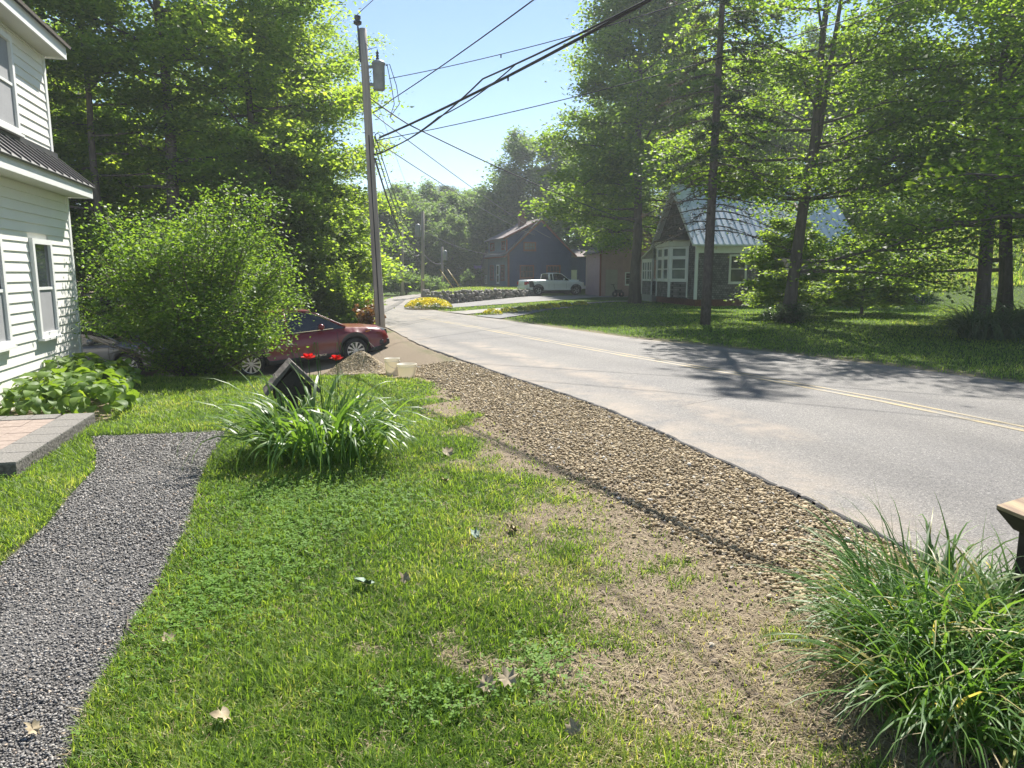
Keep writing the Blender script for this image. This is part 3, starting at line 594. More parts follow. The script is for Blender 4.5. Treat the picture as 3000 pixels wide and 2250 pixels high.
def bush(name, label, cat, loc, seed, rx_, ry_, h, nleaf, leaf, mat, nst=18, group=None, shellp=.5, spread=.8, aspect=.5, stem=.02, bias=.45, droop=0, skew=(0, 0), low=False):
    global rng
    keep = rng; rng = np.random.default_rng(seed); root = thing(name, label, cat, loc, 0, group); T = MB(); S = []
    for i in range(nst):
        az = i * 2.4 + rng.normal(0, .3); q = math.sqrt((i + .5) / nst) * rng.uniform(.75, 1.05); top = h * (1 - .45 * q * q) * rng.uniform(.72, 1.06)
        if low and rng.random() < .22: top *= 1.14
        if low and i % 4 == 3: q = rng.uniform(.8, 1.0); top = h * rng.uniform(.2, .42)
        e = np.array((math.cos(az) * rx_ * q + skew[0] * q, math.sin(az) * ry_ * q + skew[1] * q, top)); b = np.array((math.cos(az) * rx_ * .1, math.sin(az) * ry_ * .1, -.1))
        pts = [b + (e - b) * np.array((t ** 1.35, t ** 1.35, t ** .85)) for t in np.linspace(0, 1, 6)]
        T.tube(pts, [stem * (1 - .8 * t) + .003 for t in np.linspace(0, 1, 6)], 5, False)
        for t in np.linspace(.34, 1, 9):
            p = np.array([np.interp(t, np.linspace(0, 1, 6), [p_[j] for p_ in pts]) for j in range(3)])
            for k in range(3):
                a2 = rng.uniform(0, 6.28); l2 = rng.uniform(.1, .42) * (.4 + .6 * t) * rx_ * .5
                e2 = p + l2 * np.array((math.cos(a2), math.sin(a2), rng.uniform(-.3, .6) - droop)); T.tube([p, e2], [.006, .003], 3, False); S += [e2, (p + e2) / 2]
            if t > .95:
                for k in range(3): S.append(p + rng.normal(0, .05, 3) + np.array((0, 0, .06 * k)))
    T.obj('stem', M['twig'], root, True); S = np.array(S); wt = rng.lognormal(0, .75 if low else .2, len(S)); idx = rng.choice(len(S), nleaf, p=wt / wt.sum()); sg = rx_ * .085
    P = S[idx] + rng.normal(0, 1, (nleaf, 3)) * np.array((sg, sg, sg * .8)) * rng.uniform(.5, 1.25, len(S))[idx][:, None]
    P[:, 2] = np.where(P[:, 2] < .05, .05 + rng.random(nleaf) * .3, P[:, 2])
    if low: P = P[~((P[:, 2] < .62 + .25 * rng.random(nleaf)) & (np.abs(P[:, 0]) > .85)) & ~((P[:, 2] < 1.15) & (P[:, 0] < -.75))]; idx = idx[:len(P)]
    leaves_mesh('foliage', P, leaf, M[mat], root, np.clip(bias + .15 * rng.normal(0, 1, len(S))[idx], 0, 1), .14, spread, aspect)
    rng = keep; return root
def at(x, y): return (x, y, gz(x, y))

ft1 = tree('maple_tree', 'tall maple with the stoutest trunk in the wood behind the round bush', 'tree', at(-12.6, 27), 101, 19, 4.8, 4.6, 36000, .19, .30, 'forest_leaf', nl=42, zcut=14, shape=2.2, skip=(-math.pi / 2, 9.5))
ft2 = tree('maple_tree', 'slender maple seen between the white house and the stout wood maple', 'tree', at(-15.2, 26.5), 102, 18, 4.2, 4.0, 34000, .19, .17, 'forest_leaf', nl=42, zcut=14, shape=2.2, skip=(-math.pi / 2, 9))
ft3 = tree('maple_tree', 'sunlit maple at the road end of the wood, edge of its crown against open sky', 'tree', at(-10.6, 30.5), 103, 20, 4.9, 2.6, 52000, .20, .21, 'forest_leaf', nl=44, zcut=16.5, shape=2.4)
dup(ft2, at(-17.2, 25.2), 1.1, 1.03, 'thin maple rising right behind the corner of the white house')
dup(ft1, at(-20.5, 26.5), 2.2, .98, 'maple hidden up to its crown behind the white house roof')
WG = 'back row of maples deep in the wood'
WL = 'maple in the back row of the wood, seen only between the front trunks'
for i, (x, y, a, s, src) in enumerate([(-25, 40, .4, .95, ft2), (-19.5, 43, 2.9, .9, ft2), (-15.5, 46, 5.2, .9, ft3), (-31, 46, 1.8, 1.0, ft1), (-38, 52, .3, 1.1, ft3), (-26, 58, .1, 1.0, ft2), (-20, 62, 4.1, .9, ft3)]):
    dup(src, at(x, y), a, s, WL, WG)
dup(ft3, at(-9.7, 33.8), 3.6, .80, 'shorter maple just behind the sunlit wood-edge maple, overhanging the utility pole')
us = tree('maple_sapling', 'leafy maple sapling in the deep shade between bush and stout trunk', 'tree', at(-14.2, 23.6), 110, 4.6, 2.2, .4, 20000, .17, .06, 'forest_leaf', nl=26, up=.35)
us2 = tree('maple_sapling', 'bushy maple sapling leafing out down to the ground behind the red car', 'tree', at(-8.6, 26.2), 111, 7.5, 2.7, .4, 32000, .18, .07, 'forest_leaf', nl=30, up=.4)
dup(us, at(-17.6, 22.8), 2, 1.0, 'leafy maple sapling against the far corner of the white house')
dup(us, at(-11.4, 24.6), 4, .85, 'leafy maple sapling peeking over the top of the round bush')
dup(us2, at(-8.0, 29.4), 2.2, .95, 'sunny maple sapling touching the utility pole from behind')
dup(us2, at(-12.8, 30.6), 5.1, .8, 'tall dark maple sapling filling the gap under the stout maple')
dup(us2, at(-21, 29), 1.2, 1.25, 'maple sapling behind the white house, seen past its eaves')
dup(us2, at(-9.8, 34.5), .7, 1.05, 'maple sapling standing behind the one at the utility pole')
dup(us2, at(-17.5, 31.5), 3.3, 1.3, 'shaded maple sapling deep in the wood by the slender maple')

bigm = tree('maple_tree', 'tall full-crowned maple between the white truck and the shingled cottage', 'tree', at(8.25, 48), 120, 21.5, 6.4, 4.2, 62000, .27, .36, 'maple_leaf', nl=48, shape=2.0, flat=.2, skip=(-.2, 10))
oak = tree('maple_tree', 'dark maple with a leaning forked trunk on the lawn in front of the cottage', 'tree', at(11.24, 29.06), 121, 17.5, 5.4, 1.9, 38000, .185, .26, 'maple_leaf', nl=44, lean=(.045, 0), fork=(5.2, .4, 1.6), zcut=14, shape=2.6, skip=(math.pi, 4.5))
rm = tree('maple_tree', 'straight-trunked maple above the long-leaved clump at the lawn side', 'tree', at(17.6, 26.6), 122, 18, 5.7, 3.2, 30000, .185, .25, 'maple_leaf', nl=38, lean=(.005, 0), zcut=13.5, shape=2.6, up=.35)
dup(oak, at(20.2, 29.2), 2.4, 1.02, 'forked maple crowding the straight-trunked one by the long-leaved clump')
dup(rm, at(24.5, 30.5), 4.4, .95, 'maple at the outer side of the lawn, half out of view')
BL = 'maple of the wooded slope rising behind the cottage'; BG = 'maples on the slope behind the cottage'
for x, y, a, s, src in [(13, 59, 1, .9, bigm), (18.5, 61, 2.2, .85, bigm), (24, 57, 3.1, .85, bigm), (33, 84, 4.2, .8, bigm), (42, 86, 5.0, .85, bigm), (50, 66, .3, .8, bigm), (55, 78, 2, .8, bigm), (43, 49, 1.6, .9, oak), (27, 80, .6, .8, bigm), (9.5, 72, 3.3, .85, bigm), (58, 80, 1.1, .9, bigm)]:
    dup(src, at(x, y), a, s, BL, BG)
dup(us2, at(27.5, 52), 1.5, .8, 'dark young tree behind the barbecue grill')
dup(us2, at(23.4, 50.5), 2.5, .75, 'dark young tree between the cottage end and the barbecue grill')
dup(us2, at(23.4, 27.0), .5, .85, 'undergrowth sapling behind the straight-trunked maple')
dup(us, at(20.8, 25.2), 3.5, .75, 'small shady sapling beside the long-leaved clump')

dup(us, at(13.0, 33.5), 2.8, (1.15, 1.15, .95), 'leafy young maple in front of the cottage wall, between spruce and forked maple')
dup(us, at(17.4, 35.5), 4.8, (1.2, 1.2, .8), 'leafy young maple in front of the cottage wall, beyond the forked maple')
dup(rm, at(17.0, 19.6), 2.2, 1.05, 'maple at the outer edge by the road, all but its leaf tips out of view')
# spruce with drooping half-dead boughs
def spruce(name, label, loc, h, seed):
    global rng
    keep = rng; rng = np.random.default_rng(seed); root = thing(name, label, 'tree', loc); T = MB(); P = []; D = []
    T.tube([(.011 * t * h, 0, -.3 + t * h) for t in np.linspace(0, 1, 9)], [.21 * (1 - .8 * t) for t in np.linspace(0, 1, 9)], 9)
    for i in range(120):
        z = 3.6 + (h - 4) * (i / 120) ** 1.1; az = i * 2.4 + rng.normal(0, .3); t = z / h
        Ln = 3.6 * (1 - t) ** .55 * rng.uniform(.6, 1.1); dead = z < 6.0 or rng.random() < .25
        b = np.array((.011 * z, 0, z)); pts = [b + np.array((math.cos(az) * Ln * s, math.sin(az) * Ln * s, Ln * (.12 * s - .42 * s ** 1.8) + .06 * Ln * s ** 4)) for s in np.linspace(0, 1, 6)]
        T.tube(pts, [.028 * (1 - .8 * s) for s in np.linspace(0, 1, 6)], 4, False)
        for j in range(16):
            s = rng.uniform(.2, 1); p = np.array([np.interp(s, np.linspace(0, 1, 6), [q[k] for q in pts]) for k in range(3)])
            a2 = az + rng.choice([-1, 1]) * rng.uniform(.3, 1.1); l2 = rng.uniform(.25, .8) * (1.1 - s * .5); e = p + l2 * np.array((math.cos(a2), math.sin(a2), rng.uniform(-.7, .05)))
            T.tube([p, e], [.009, .004], 3, False)
            for q in rng.uniform(.1, 1, (14 if z < 12.5 else 6) if not dead else (2 if z < 6 else 7)): (D if dead else P).append(p + (e - p) * q + rng.normal(0, .035, 3))
    T.obj('trunk', M['bark_spruce'], root, True)
    leaves_mesh('crown', np.array(P), .19, M['needle'], root, .45, .2, 1.2, .22); leaves_mesh('crown', np.array(D), .17, M['dead_needle'], root, .5, .25, 1.2, .2)
    rng = keep; return root
spruce('spruce_tree', 'thin spruce with drooping dead lower boughs in front of the cottage bay window', at(7.54, 27.75), 18.5, 131)
# white pines far beyond the bend
def pine(name, label, loc, h, seed):
    global rng
    keep = rng; rng = np.random.default_rng(seed); root = thing(name, label, 'tree', loc); T = MB(); P = []
    T.tube([(0, 0, -.3), (.1, 0, h * .5), (.2, 0, h * .97)], [.32, .22, .05], 6)
    for i in range(34):
        z = h * .48 + h * .5 * i / 34; az = i * 2.4 + rng.normal(0, .4); t = (z - h * .48) / (h * .52); Ln = 4.6 * (1 - .72 * t) * rng.uniform(.5, 1.15)
        e = np.array((math.cos(az) * Ln, math.sin(az) * Ln, z + Ln * .24)); b = np.array((.15, 0, z)); T.tube([b, (b + e) / 2 - np.array((0, 0, .1)), e], [.07, .05, .02], 4, False)
        for k in range(8):
            c = b + (e - b) * rng.uniform(.4, 1.05) + rng.normal(0, .35, 3) * np.array((1, 1, .35))
            P.append(c + rng.normal(0, 1, (70, 3)) * np.array((.55, .55, .16)))
    T.obj('trunk', M['bark'], root, True); leaves_mesh('crown', np.concatenate(P), .34, M['needle'], root, .65, .2, 1.0, .3); rng = keep; return root
pn = pine('white_pine', 'lone spreading pine on the skyline beyond the curve in the road', at(-18.6, 118), 15.2, 141)
dup(pn, at(-12.2, 122), 2.0, 1.02, 'taller skyline pine with the narrow top')
pn2 = pine('white_pine', 'broad dark pine on the skyline behind the rounded trees', at(-10.2, 116), 15.6, 142)
ff = tree('broadleaf_tree', 'airy round-headed tree rising behind the blue house chimney', 'tree', at(2.6, 92), 150, 18.5, 6.2, 5.0, 26000, .42, .3, 'far_leaf', nl=34, shape=2.4, flat=.3)
ff2 = tree('broadleaf_tree', 'rounded tree just beyond the second utility pole', 'tree', at(-10.2, 100), 151, 12.5, 5.0, .8, 26000, .42, .25, 'far_leaf', nl=34, shape=2.6, flat=.34)
dup(ff, at(7.6, 97), 2.1, .98, 'airy tree beside the round-headed one, half behind the full maple')
dup(ff2, at(-4.6, 98), 1.0, .92, 'mid-height tree close to the dormer of the blue house')
dup(ff2, at(-1.0, 90), 3.2, 1.02, 'tree standing over the blue house roof ridge')
dup(ff2, at(-7.4, 93), 4.2, .86, 'low rounded tree between the second pole and the blue house')
dup(ff2, at(-14.6, 82), 2.5, .74, 'bright bushy tree between the first and the second pole')
dup(ff2, at(-12.8, 90), 5.5, .9, 'green tree right behind the thin leaning pole')
dup(ff2, at(-17.6, 84), .4, .84, 'bushy tree glimpsed just past the big utility pole')
dup(ff2, at(-7.0, 84), 3.9, .62, 'small tree by the yellow guy guards of the farthest pole')
DL = 'tree of the distant wood closing the view'; DG = 'trees of the distant wood'
for x, y, a, s in [(-24, 96, 1, 1.0), (-30, 80, 2, .9), (-38, 74, 3, 1), (-22, 74, 4, .85), (13, 104, 5, 1.25), (21, 100, 0, 1.25), (-16, 106, 1.5, 1.02), (-22, 112, 2.5, 1.0), (-7, 108, 3.5, 1.0), (1, 110, .5, 1.0), (30, 100, 2, 1.4), (42, 100, 4, 1.4), (56, 98, 3, 1.5), (-29, 62, 1.1, .85)]:
    dup(ff2, at(x, y), a, s, DL, DG)
bush('roadside_shrub', 'wide low shrub at the foot of the thin leaning pole', 'shrub', at(-9.9, 65), 160, 2.4, 2, 2.2, 5000, .22, 'far_leaf', 14)
bush('roadside_shrub', 'low shrub on the verge between the thin pole and the second pole', 'shrub', at(-7.9, 68), 161, 2.0, 1.8, 1.7, 4000, .22, 'far_leaf', 12)
bush('roadside_shrub', 'round shrub on the verge nearest the big utility pole', 'shrub', at(-12.6, 66), 162, 2.4, 2, 2.1, 5000, .22, 'far_leaf', 14)
bush('garden_shrub', 'dark upright shrub by the lean-to of the blue house', 'shrub', at(-4.7, 74.5), 163, .9, .9, 2.3, 2500, .16, 'far_leaf', 9, bias=.2)
bush('russet_shrub', 'small russet-leaved shrub beside the foot of the big utility pole', 'shrub', at(-5.0, 24.6), 164, .55, .5, 1.15, 1300, .12, 'russet_leaf', 10)
bush('roadside_shrub', 'sunny green shrub hugging the big utility pole', 'shrub', at(-6.4, 26.5), 165, 1.2, 1.1, 2.6, 7000, .14, 'forest_leaf', 14)
bush('lilac_bush', 'big round lilac bush between the white house and the red car', 'shrub', at(-6.65, 15.0), 170, 2.65, 1.8, 3.6, 64000, .082, 'lilac_leaf', 60, stem=.026, spread=.75, droop=.05, skew=(.1, -.1), low=True)
bush('ivy_shrub', 'dark low growth round the foot of the forked maple', 'shrub', at(11.3, 28.9), 171, 1.3, 1.0, .75, 5000, .10, 'lily_shade', 14, stem=.008, bias=.25)
bush('weedy_shrub', 'light green weed patch below the long-leaved clump by the road', 'shrub', at(17.0, 20.2), 172, 1.1, .6, .55, 2200, .09, 'lilac_leaf', 10, stem=.006)

def strap(name, mat, parent, n, c, rad, h, ln, w, seed, bias=.5, stiff=.55, ell=(1, 1), seg=8, tv=.2, edgeup=.0, windx=0):
    r = np.random.default_rng(seed); az = r.uniform(0, 6.283, n); q = np.sqrt(r.random(n)) * rad
    a0 = r.uniform(0, 6.283, n); bx, by = c[0] + q * np.cos(a0) * ell[0], c[1] + q * np.sin(a0) * ell[1]
    az = np.where(r.random(n) < .65, a0 + r.normal(0, .6, n), az)
    Ls = ln * r.uniform(.55, 1.15, n); th0 = r.uniform(.95, 1.5, n) - .25 * q / max(rad, 1e-6) * r.random(n); curl = (1.1 + r.uniform(0, 1.5, n)) * (1 - stiff) * 2
    W = w * r.uniform(.6, 1.25, n); tw = r.normal(0, .35, n); V = np.zeros((n, seg + 1, 2, 3)); px, pz = np.zeros(n), np.zeros(n)
    for i in range(seg + 1):
        t = i / seg
        if i:
            th = th0 - curl * ((i - .5) / seg) ** 1.6; px = px + Ls / seg * np.cos(th); pz = pz + Ls / seg * np.sin(th)
        pz = np.maximum(pz, .012)
        ww = W / 2 * np.where(t < .25, .65 + 1.4 * t, 1) * (1 - max(0, t - .35) / .65 * .96) ** .8
        fa = az + math.pi / 2 + tw * t
        for j, s in enumerate((-1, 1)):
            V[:, i, j, 0] = bx + px * np.cos(az) + s * ww * np.cos(fa) + windx * t * t; V[:, i, j, 1] = by + px * np.sin(az) + s * ww * np.sin(fa); V[:, i, j, 2] = c[2] + pz + s * ww * .35 * np.sin(tw * 3)
    k = np.array([(2 * i, 2 * i + 1, 2 * i + 3, 2 * i + 2) for i in range(seg)]); Fc = (np.arange(n)[:, None, None] * (2 * seg + 2) + k[None]).reshape(-1, 4)
    tn = np.clip(r.normal(bias, tv, n), 0, 1)
    return mesh_np(name, V, Fc, mat, parent, np.repeat(tn, 2 * seg + 2), True)
lily = thing('daylily_clump', 'arching strap-leaved daylily clump in front of the dark gabled wooden post', 'plant', at(-2.08, 7.55))
lily.scale = (1.06, 1.06, 1.12)
strap('foliage', M['lily_leaf'], lily, 380, (0, 0, 0), .48, .9, 1.14, .033, 201, .5, .40, (1.25, .8))
fl = MB()
for i in range(9):
    a = random.uniform(0, 6.28); d = random.uniform(.2, .6); fl.tube([(d * .3 * math.cos(a), .3, 0), (d * .7 * math.cos(a), .25, .7), (d * 1.0 * math.cos(a), .2, 1.12), (d * 1.25 * math.cos(a), .15, 1.02)], [.004, .003, .003, .002], 4)
fl.obj('stalk', M['lily_leaf'], lily)
for i, (px, py, hz_, lb) in enumerate([(-2.47, 8.55, .97, 'red poppy bloom beside the roof of the gabled wooden post'), (-2.18, 8.75, .93, 'red poppy bloom a little lower, in front of the gravel heap')]):
    t = thing('poppy', lb, 'flower', at(px, py), 0, 'poppies'); s = MB(); s.tube([(0, 0, 0), (.02, 0, hz_ * .6), (0, 0, hz_)], .005, 5); s.obj('stem', M['lily_leaf'], t)
    V = []; Fq = []
    for ring, (n_, R0, el_) in enumerate(((6, .085, .35), (6, .078, .9), (4, .055, 1.3))):
        for k in range(n_):
            a = k * 6.283 / n_ + ring * .5 + random.uniform(-.2, .2); b = len(V); u = np.array((math.cos(a), math.sin(a), 0)); v = np.array((-math.sin(a), math.cos(a), 0)); z_ = np.array((0, 0, 1.))
            for tt, ww in ((0, .15), (.5, .9), (.85, 1), (1.05, .5)):
                p = u * math.cos(el_) * R0 * tt + z_ * (math.sin(el_) * R0 * tt + random.uniform(-.006, .008) + hz_)
                V += [p - v * ww * R0 * .55, p + v * ww * R0 * .55]
            Fq += [(b + 2 * j, b + 2 * j + 1, b + 2 * j + 3, b + 2 * j + 2) for j in range(3)]
    mesh_np('petals', V, Fq, M['poppy'], t, np.random.default_rng(i).random(len(V)), True)
for i, (cx, cy, hh, n_, lb) in enumerate([(2.2, 3.45, .84, 700, 'tall grass clump rising in front of the wooden post cap'), (1.98, 2.95, .76, 560, 'lower tall grass clump spilling onto the bare soil'), (2.6, 3.05, .84, 520, 'outermost tall grass clump, cut by the picture edge')]):
    t = thing('tall_grass', lb, 'grass clump', at(cx, cy), 0, 'tall grass clumps')
    strap('foliage', M['tall_grass'], t, n_, (0, 0, 0), .34, hh, hh, .0165, 210 + i, .48, .56, (1, 1.1), 7, .26)
    strap('dead_leaf', M['straw'], t, 110, (0, 0, 0), .38, hh, hh * .75, .010, 250 + i, .5, .35, (1, 1.1), 6, .3)
    strap('stalk', M['tall_grass'], t, 70, (0, 0, 0), .3, hh, hh * .98, .006, 220 + i, .35, .9, (1, 1), 6, .2)
for i, (cx, cy, r_, h_, n_, lb) in enumerate([(14.6, 21.8, .75, 1.5, 520, 'dark long-leaved clump at the road side of the lawn'), (16.2, 22.4, .8, 1.55, 520, 'dark long-leaved clump under the straight-trunked maple'), (17.4, 22.0, .7, 1.4, 420, 'dark long-leaved clump farthest along, cut by the picture edge')]):
    t = thing('daylily_clump', lb, 'plant', at(cx, cy), 0, 'long-leaved clumps on the far lawn'); strap('foliage', M['lily_shade'], t, n_, (0, 0, 0), r_, h_, h_ * 1.2, .045, 230 + i, .5, .38, (1, .8))
t = thing('iris_clump', 'bright sword-leaved clump between the cottage corner and the grill', 'plant', at(23.6, 46.6)); strap('foliage', M['lily_leaf'], t, 170, (0, 0, 0), 1.3, .8, 1.0, .06, 240, .75, .7, (1, .4), 5)

# hostas
def hosta_leaf_verts(r, n):
    ST = ((0, .05, 0), (.12, .75, .02), (.35, 1.0, .05), (.6, .86, .05), (.82, .5, .0), (1.0, .03, -.10)); Vs = []; Ts = []
    for i in range(n):
        az = i * 2.4 + r.normal(0, .3); q = math.sqrt((i + .6) / n); rr = .06 + .40 * q * r.uniform(.8, 1.15); zz = .60 * (1 - .72 * q ** 2.2) * r.uniform(.85, 1.1)
        Ls = r.uniform(.13, .205); Wd = Ls * r.uniform(.36, .46); tilt = -.10 - .75 * q + r.normal(0, .42); roll = r.normal(0, .45)
        u = np.array((math.cos(az), math.sin(az), 0)); v = np.array((-math.sin(az), math.cos(az), 0)); zv = np.array((0, 0, 1.)); d = u * math.cos(tilt) + zv * math.sin(tilt); nrm = -u * math.sin(tilt) + zv * math.cos(tilt); v2 = v * math.cos(roll) + nrm * math.sin(roll); b = u * rr + zv * zz; wav = r.uniform(0, 6)
        for t, w, s in ST:
            c = b + d * t * Ls + nrm * (s * Ls * 1.4 - .16 * Ls * t * t)
            for k in (-1, -.5, 0, .5, 1): Vs.append(c + v2 * k * w * Wd + nrm * (abs(k) ** 1.3 * .22 * Wd * w + .05 * Wd * math.sin(wav + t * 9 + k * 3) * abs(k)))
        Ts += [np.clip(r.normal(.5, .2), 0, 1)] * 30
    k = [(i * 5 + j, i * 5 + j + 1, i * 5 + j + 6, i * 5 + j + 5) for i in range(5) for j in range(4)]
    return np.array(Vs), (np.arange(n)[:, None, None] * 30 + np.array(k)[None]).reshape(-1, 4), np.array(Ts)
HP = [(-6.0, 10.05, 1.0, 'hosta at the patio corner nearest the lawn'), (-6.55, 9.75, .95, 'hosta behind the middle of the patio edge'), (-7.05, 9.75, 1.0, 'hosta against the white wall at the picture edge'), (-6.45, 10.85, 1.0, 'hosta bulging over the lawn beside the patio corner'), (-6.85, 10.65, 1.1, 'hosta under the nearer ground-floor window'), (-6.85, 11.7, .95, 'hosta halfway along the bed, lawn side'), (-7.3, 11.6, 1.15, 'hosta halfway along the bed, wall side'), (-7.2, 12.6, .9, 'hosta at the lawn end of the bed'), (-7.75, 12.4, 1.15, 'hosta hiding the foot of the house corner'), (-7.6, 13.4, .62, 'hosta at the far end of the bed in front of the grey car')]
hr = np.random.default_rng(7); protos = []
for i, (x, y, s, lb) in enumerate(HP):
    if i < 4:
        t = thing('hosta', lb, 'plant', (x, y, gz(x, y)), hr.uniform(0, 6), 'hostas along the white house'); v_, f_, t_ = hosta_leaf_verts(hr, 82); mesh_np('leaves', v_, f_, M['hosta_leaf'], t, t_, True)
        t.scale = (s * 1.12, s * 1.12, s * .84); protos.append(t)
    else: dup(protos[i % 4], (x, y, gz(x, y)), hr.uniform(0, 6), (s * 1.12, s * 1.12, s * .84), lb)
# yellow flowers
def mound(name, label, loc, rx_, ry_, h, n, size, seed, top=.9):
    global rng
    keep = rng; rng = np.random.default_rng(seed); t = thing(name, label, 'flowers', loc); a = rng.uniform(0, 6.28, n); q = np.sqrt(rng.random(n))
    P = np.stack([q * rx_ * np.cos(a), q * ry_ * np.sin(a), h * np.sqrt(1 - q ** 2 * .96) * rng.uniform(.65, 1.05, n)], 1)
    leaves_mesh('foliage', P, size, M['yellow_flower'], t, np.clip(top - .9 * (fbm(P[:, 0], P[:, 1], .35, seed) > .62) - .5 * (P[:, 2] < .25 * h), 0, 1), .15, .8, .8); rng = keep; return t
mound('flower_mound', 'bright yellow flower mound at the corner of the stone wall', at(-4.75, 40.6), 1.35, 1.7, .62, 6500, .085, 301)
yf = [(-.95, 34.2), (-.2, 35.6), (.5, 36.6), (1.0, 38.0), (1.7, 39.6), (2.3, 40.8), (3.1, 42.2), (4.2, 43.8)]
for i, (x, y) in enumerate(yf): mound('flower_tuft', 'low yellow-flowered tuft in the row between the two driveways', at(x, y), .5, .5, .32, 420, .09, 310 + i, .55)['group'] = 'yellow tufts between the driveways'
# leaves dropped on the grass
def mleaf(name, label, x, y, s, mat, rz, tilt, pair=False, lift=.045):
    pr = [(0, -.5), (.10, -.30), (.34, -.42), (.30, -.20), (.52, -.02), (.36, .06), (.42, .30), (.20, .22), (.13, .38), (0, .62)]; out = pr + [(-a, b) for a, b in pr[::-1][1:-1]]
    V = []; Fq = []
    for q in range(2 if pair else 1):
        b = len(V); ox = q * 1.0; V.append((ox, 0, .06)); V += [(a * random.uniform(.75, 1.05) + ox, c_ * random.uniform(.85, 1.05), .55 * abs(a) ** 1.2 + .35 * max(0, c_) + random.uniform(-.12, .14)) for a, c_ in out]; n = len(out)
        Fq += [(b, b + 1 + i, b + 1 + (i + 1) % n) for i in range(n)]
        if q == 0: V += [(-.012, -.5, .05), (.012, -.5, .05), (.05, -.95, .0)]; Fq.append((len(V) - 3, len(V) - 2, len(V) - 1))
    o = mesh_np(name, np.array(V) * s, Fq, M[mat], None, np.random.default_rng(int(abs(x * 100))).random(len(V)) * .5 + .3); o.location = (x, y, gz(x, y) + lift); o.rotation_euler = (tilt, random.uniform(-.25, .25), rz); tag(o, label, 'leaf', 'fallen leaves')
mleaf('fallen_leaf', 'pale grey-green maple leaf lying on the thick grass', -.94, 4.26, .15, 'green_leaf', 2.6, .3)
mleaf('fallen_leaf', 'curled brown leaf next to the pale grey-green leaf', -.70, 4.33, .09, 'dry_leaf', 1.0, .7)
mleaf('fallen_leaf', 'pair of dry cream maple leaves overlapping on thin grass', -.12, 3.14, .105, 'dry_leaf', .3, .35, True)
mleaf('fallen_leaf', 'ragged pale leaf in the grass nearest the camera', -1.29, 2.89, .10, 'dry_leaf', 2.0, .3)
mleaf('fallen_leaf', 'brown and white leaf at the edge of the dark gravel path', -1.86, 3.58, .085, 'dry_leaf', 1.1, .5)
mleaf('fallen_leaf', 'dry leaf farthest up the lawn by the daylilies', -.71, 7.64, .15, 'dry_leaf', .4, .3)
mleaf('fallen_leaf', 'small whitish leaf on the lawn below the daylily leaf tips', -.65, 6.55, .11, 'dry_leaf', 2.8, .4)
mleaf('fallen_leaf', 'dark green leaf lying where grass meets bare soil', -.28, 5.13, .10, 'green_leaf', .9, .35)
mleaf('fallen_leaf', 'crumpled tan leaf on the bare soil', .0, 5.3, .13, 'dry_leaf', 1.9, .3, lift=.02)
mleaf('fallen_leaf', 'flat tan leaf on sparse ground near the tall grass', .27, 2.83, .085, 'dry_leaf', .2, .5, lift=.03)
mleaf('fallen_leaf', 'curled brown leaf lying on the dark gravel path', -2.11, 2.85, .08, 'dry_leaf', 1.6, .6, lift=.02)
tw = MB(); tw.tube([(-2.25, 3.9, .015), (-2.17, 3.74, .02), (-2.07, 3.66, .015)], .005, 5); tag(tw.obj('twig', M['twig']), 'bent pale twig lying on the dark gravel path', 'twig')

# ------------------------------------------------------------------ buildings
def laps(b, x0, x1, z0, z1, ex, y=0, proud=.014, holes=(), mi=0, sgn=1):
    """clapboard courses along local x on the plane y, holes = (x0,x1,z0,z1) kept open"""
    z = z0
    while z < z1 - .01:
        zt = min(z + ex, z1); cuts = sorted([(h[0], h[1]) for h in holes if h[2] < zt - .02 and h[3] > z + .02]); xs = x0
        segs = []
        for c0, c1 in cuts: segs.append((xs, c0)); xs = max(xs, c1)
        segs.append((xs, x1))
        for a, c in segs:
            if c - a > .01: b.add([(a, y, z), (c, y, z), (c, y + sgn * proud, z), (a, y + sgn * proud, z), (a, y + sgn * .002, zt), (c, y + sgn * .002, zt)], [(0, 1, 2, 3), (3, 2, 5, 4)], mi)
        z = zt
def window(parent, x0, x1, z0, z1, y=0, fr='white_trim', gl='glass', w=.07, bars=(1, 0), d=.05, lower=None, label=None, sgn=1, sill=True):
    """window part: frame mesh with glass panes as sub-parts; faces +y*sgn"""
    f = MB(); Y = lambda a, c: (y + sgn * a, y + sgn * c) if sgn > 0 else (y + sgn * c, y + sgn * a)
    ya, yb = Y(.0, d)
    f.b2(x0 - w, x0, ya, yb, z0 - w, z1 + w); f.b2(x1, x1 + w, ya, yb, z0 - w, z1 + w); f.b2(x0, x1, ya, yb, z1, z1 + w); f.b2(x0, x1, ya, yb, z0 - w, z0)
    yc, yd = Y(.008, d * .7); zm = (z0 + z1) / 2; t = .022
    if bars[0]:
        for i in range(1, bars[0] + 1): zz = z0 + (z1 - z0) * i / (bars[0] + 1); f.b2(x0, x1, yc, yd, zz - t, zz + t)
    for i in range(1, bars[1] + 1): xx = x0 + (x1 - x0) * i / (bars[1] + 1); f.b2(xx - t * .7, xx + t * .7, yc, yd + (-.004 if sgn > 0 else 0), z0, z1)
    if sill: ye, yf = Y(0, d + .04); f.b2(x0 - w - .03, x1 + w + .03, ye, yf, z0 - w - .04, z0 - w - .001)
    o = f.obj('window', M[fr], parent)
    g = MB(); ya, yb = Y(.002, .012)
    g.b2(x0, x1, ya, yb, zm if lower else z0, z1); g.obj('pane', M[gl], o)
    if lower: g = MB(); ya, yb = Y(.002, .022); g.b2(x0, x1, ya, yb, z0, zm - .001); g.obj('screen', M[lower], o)
    return o
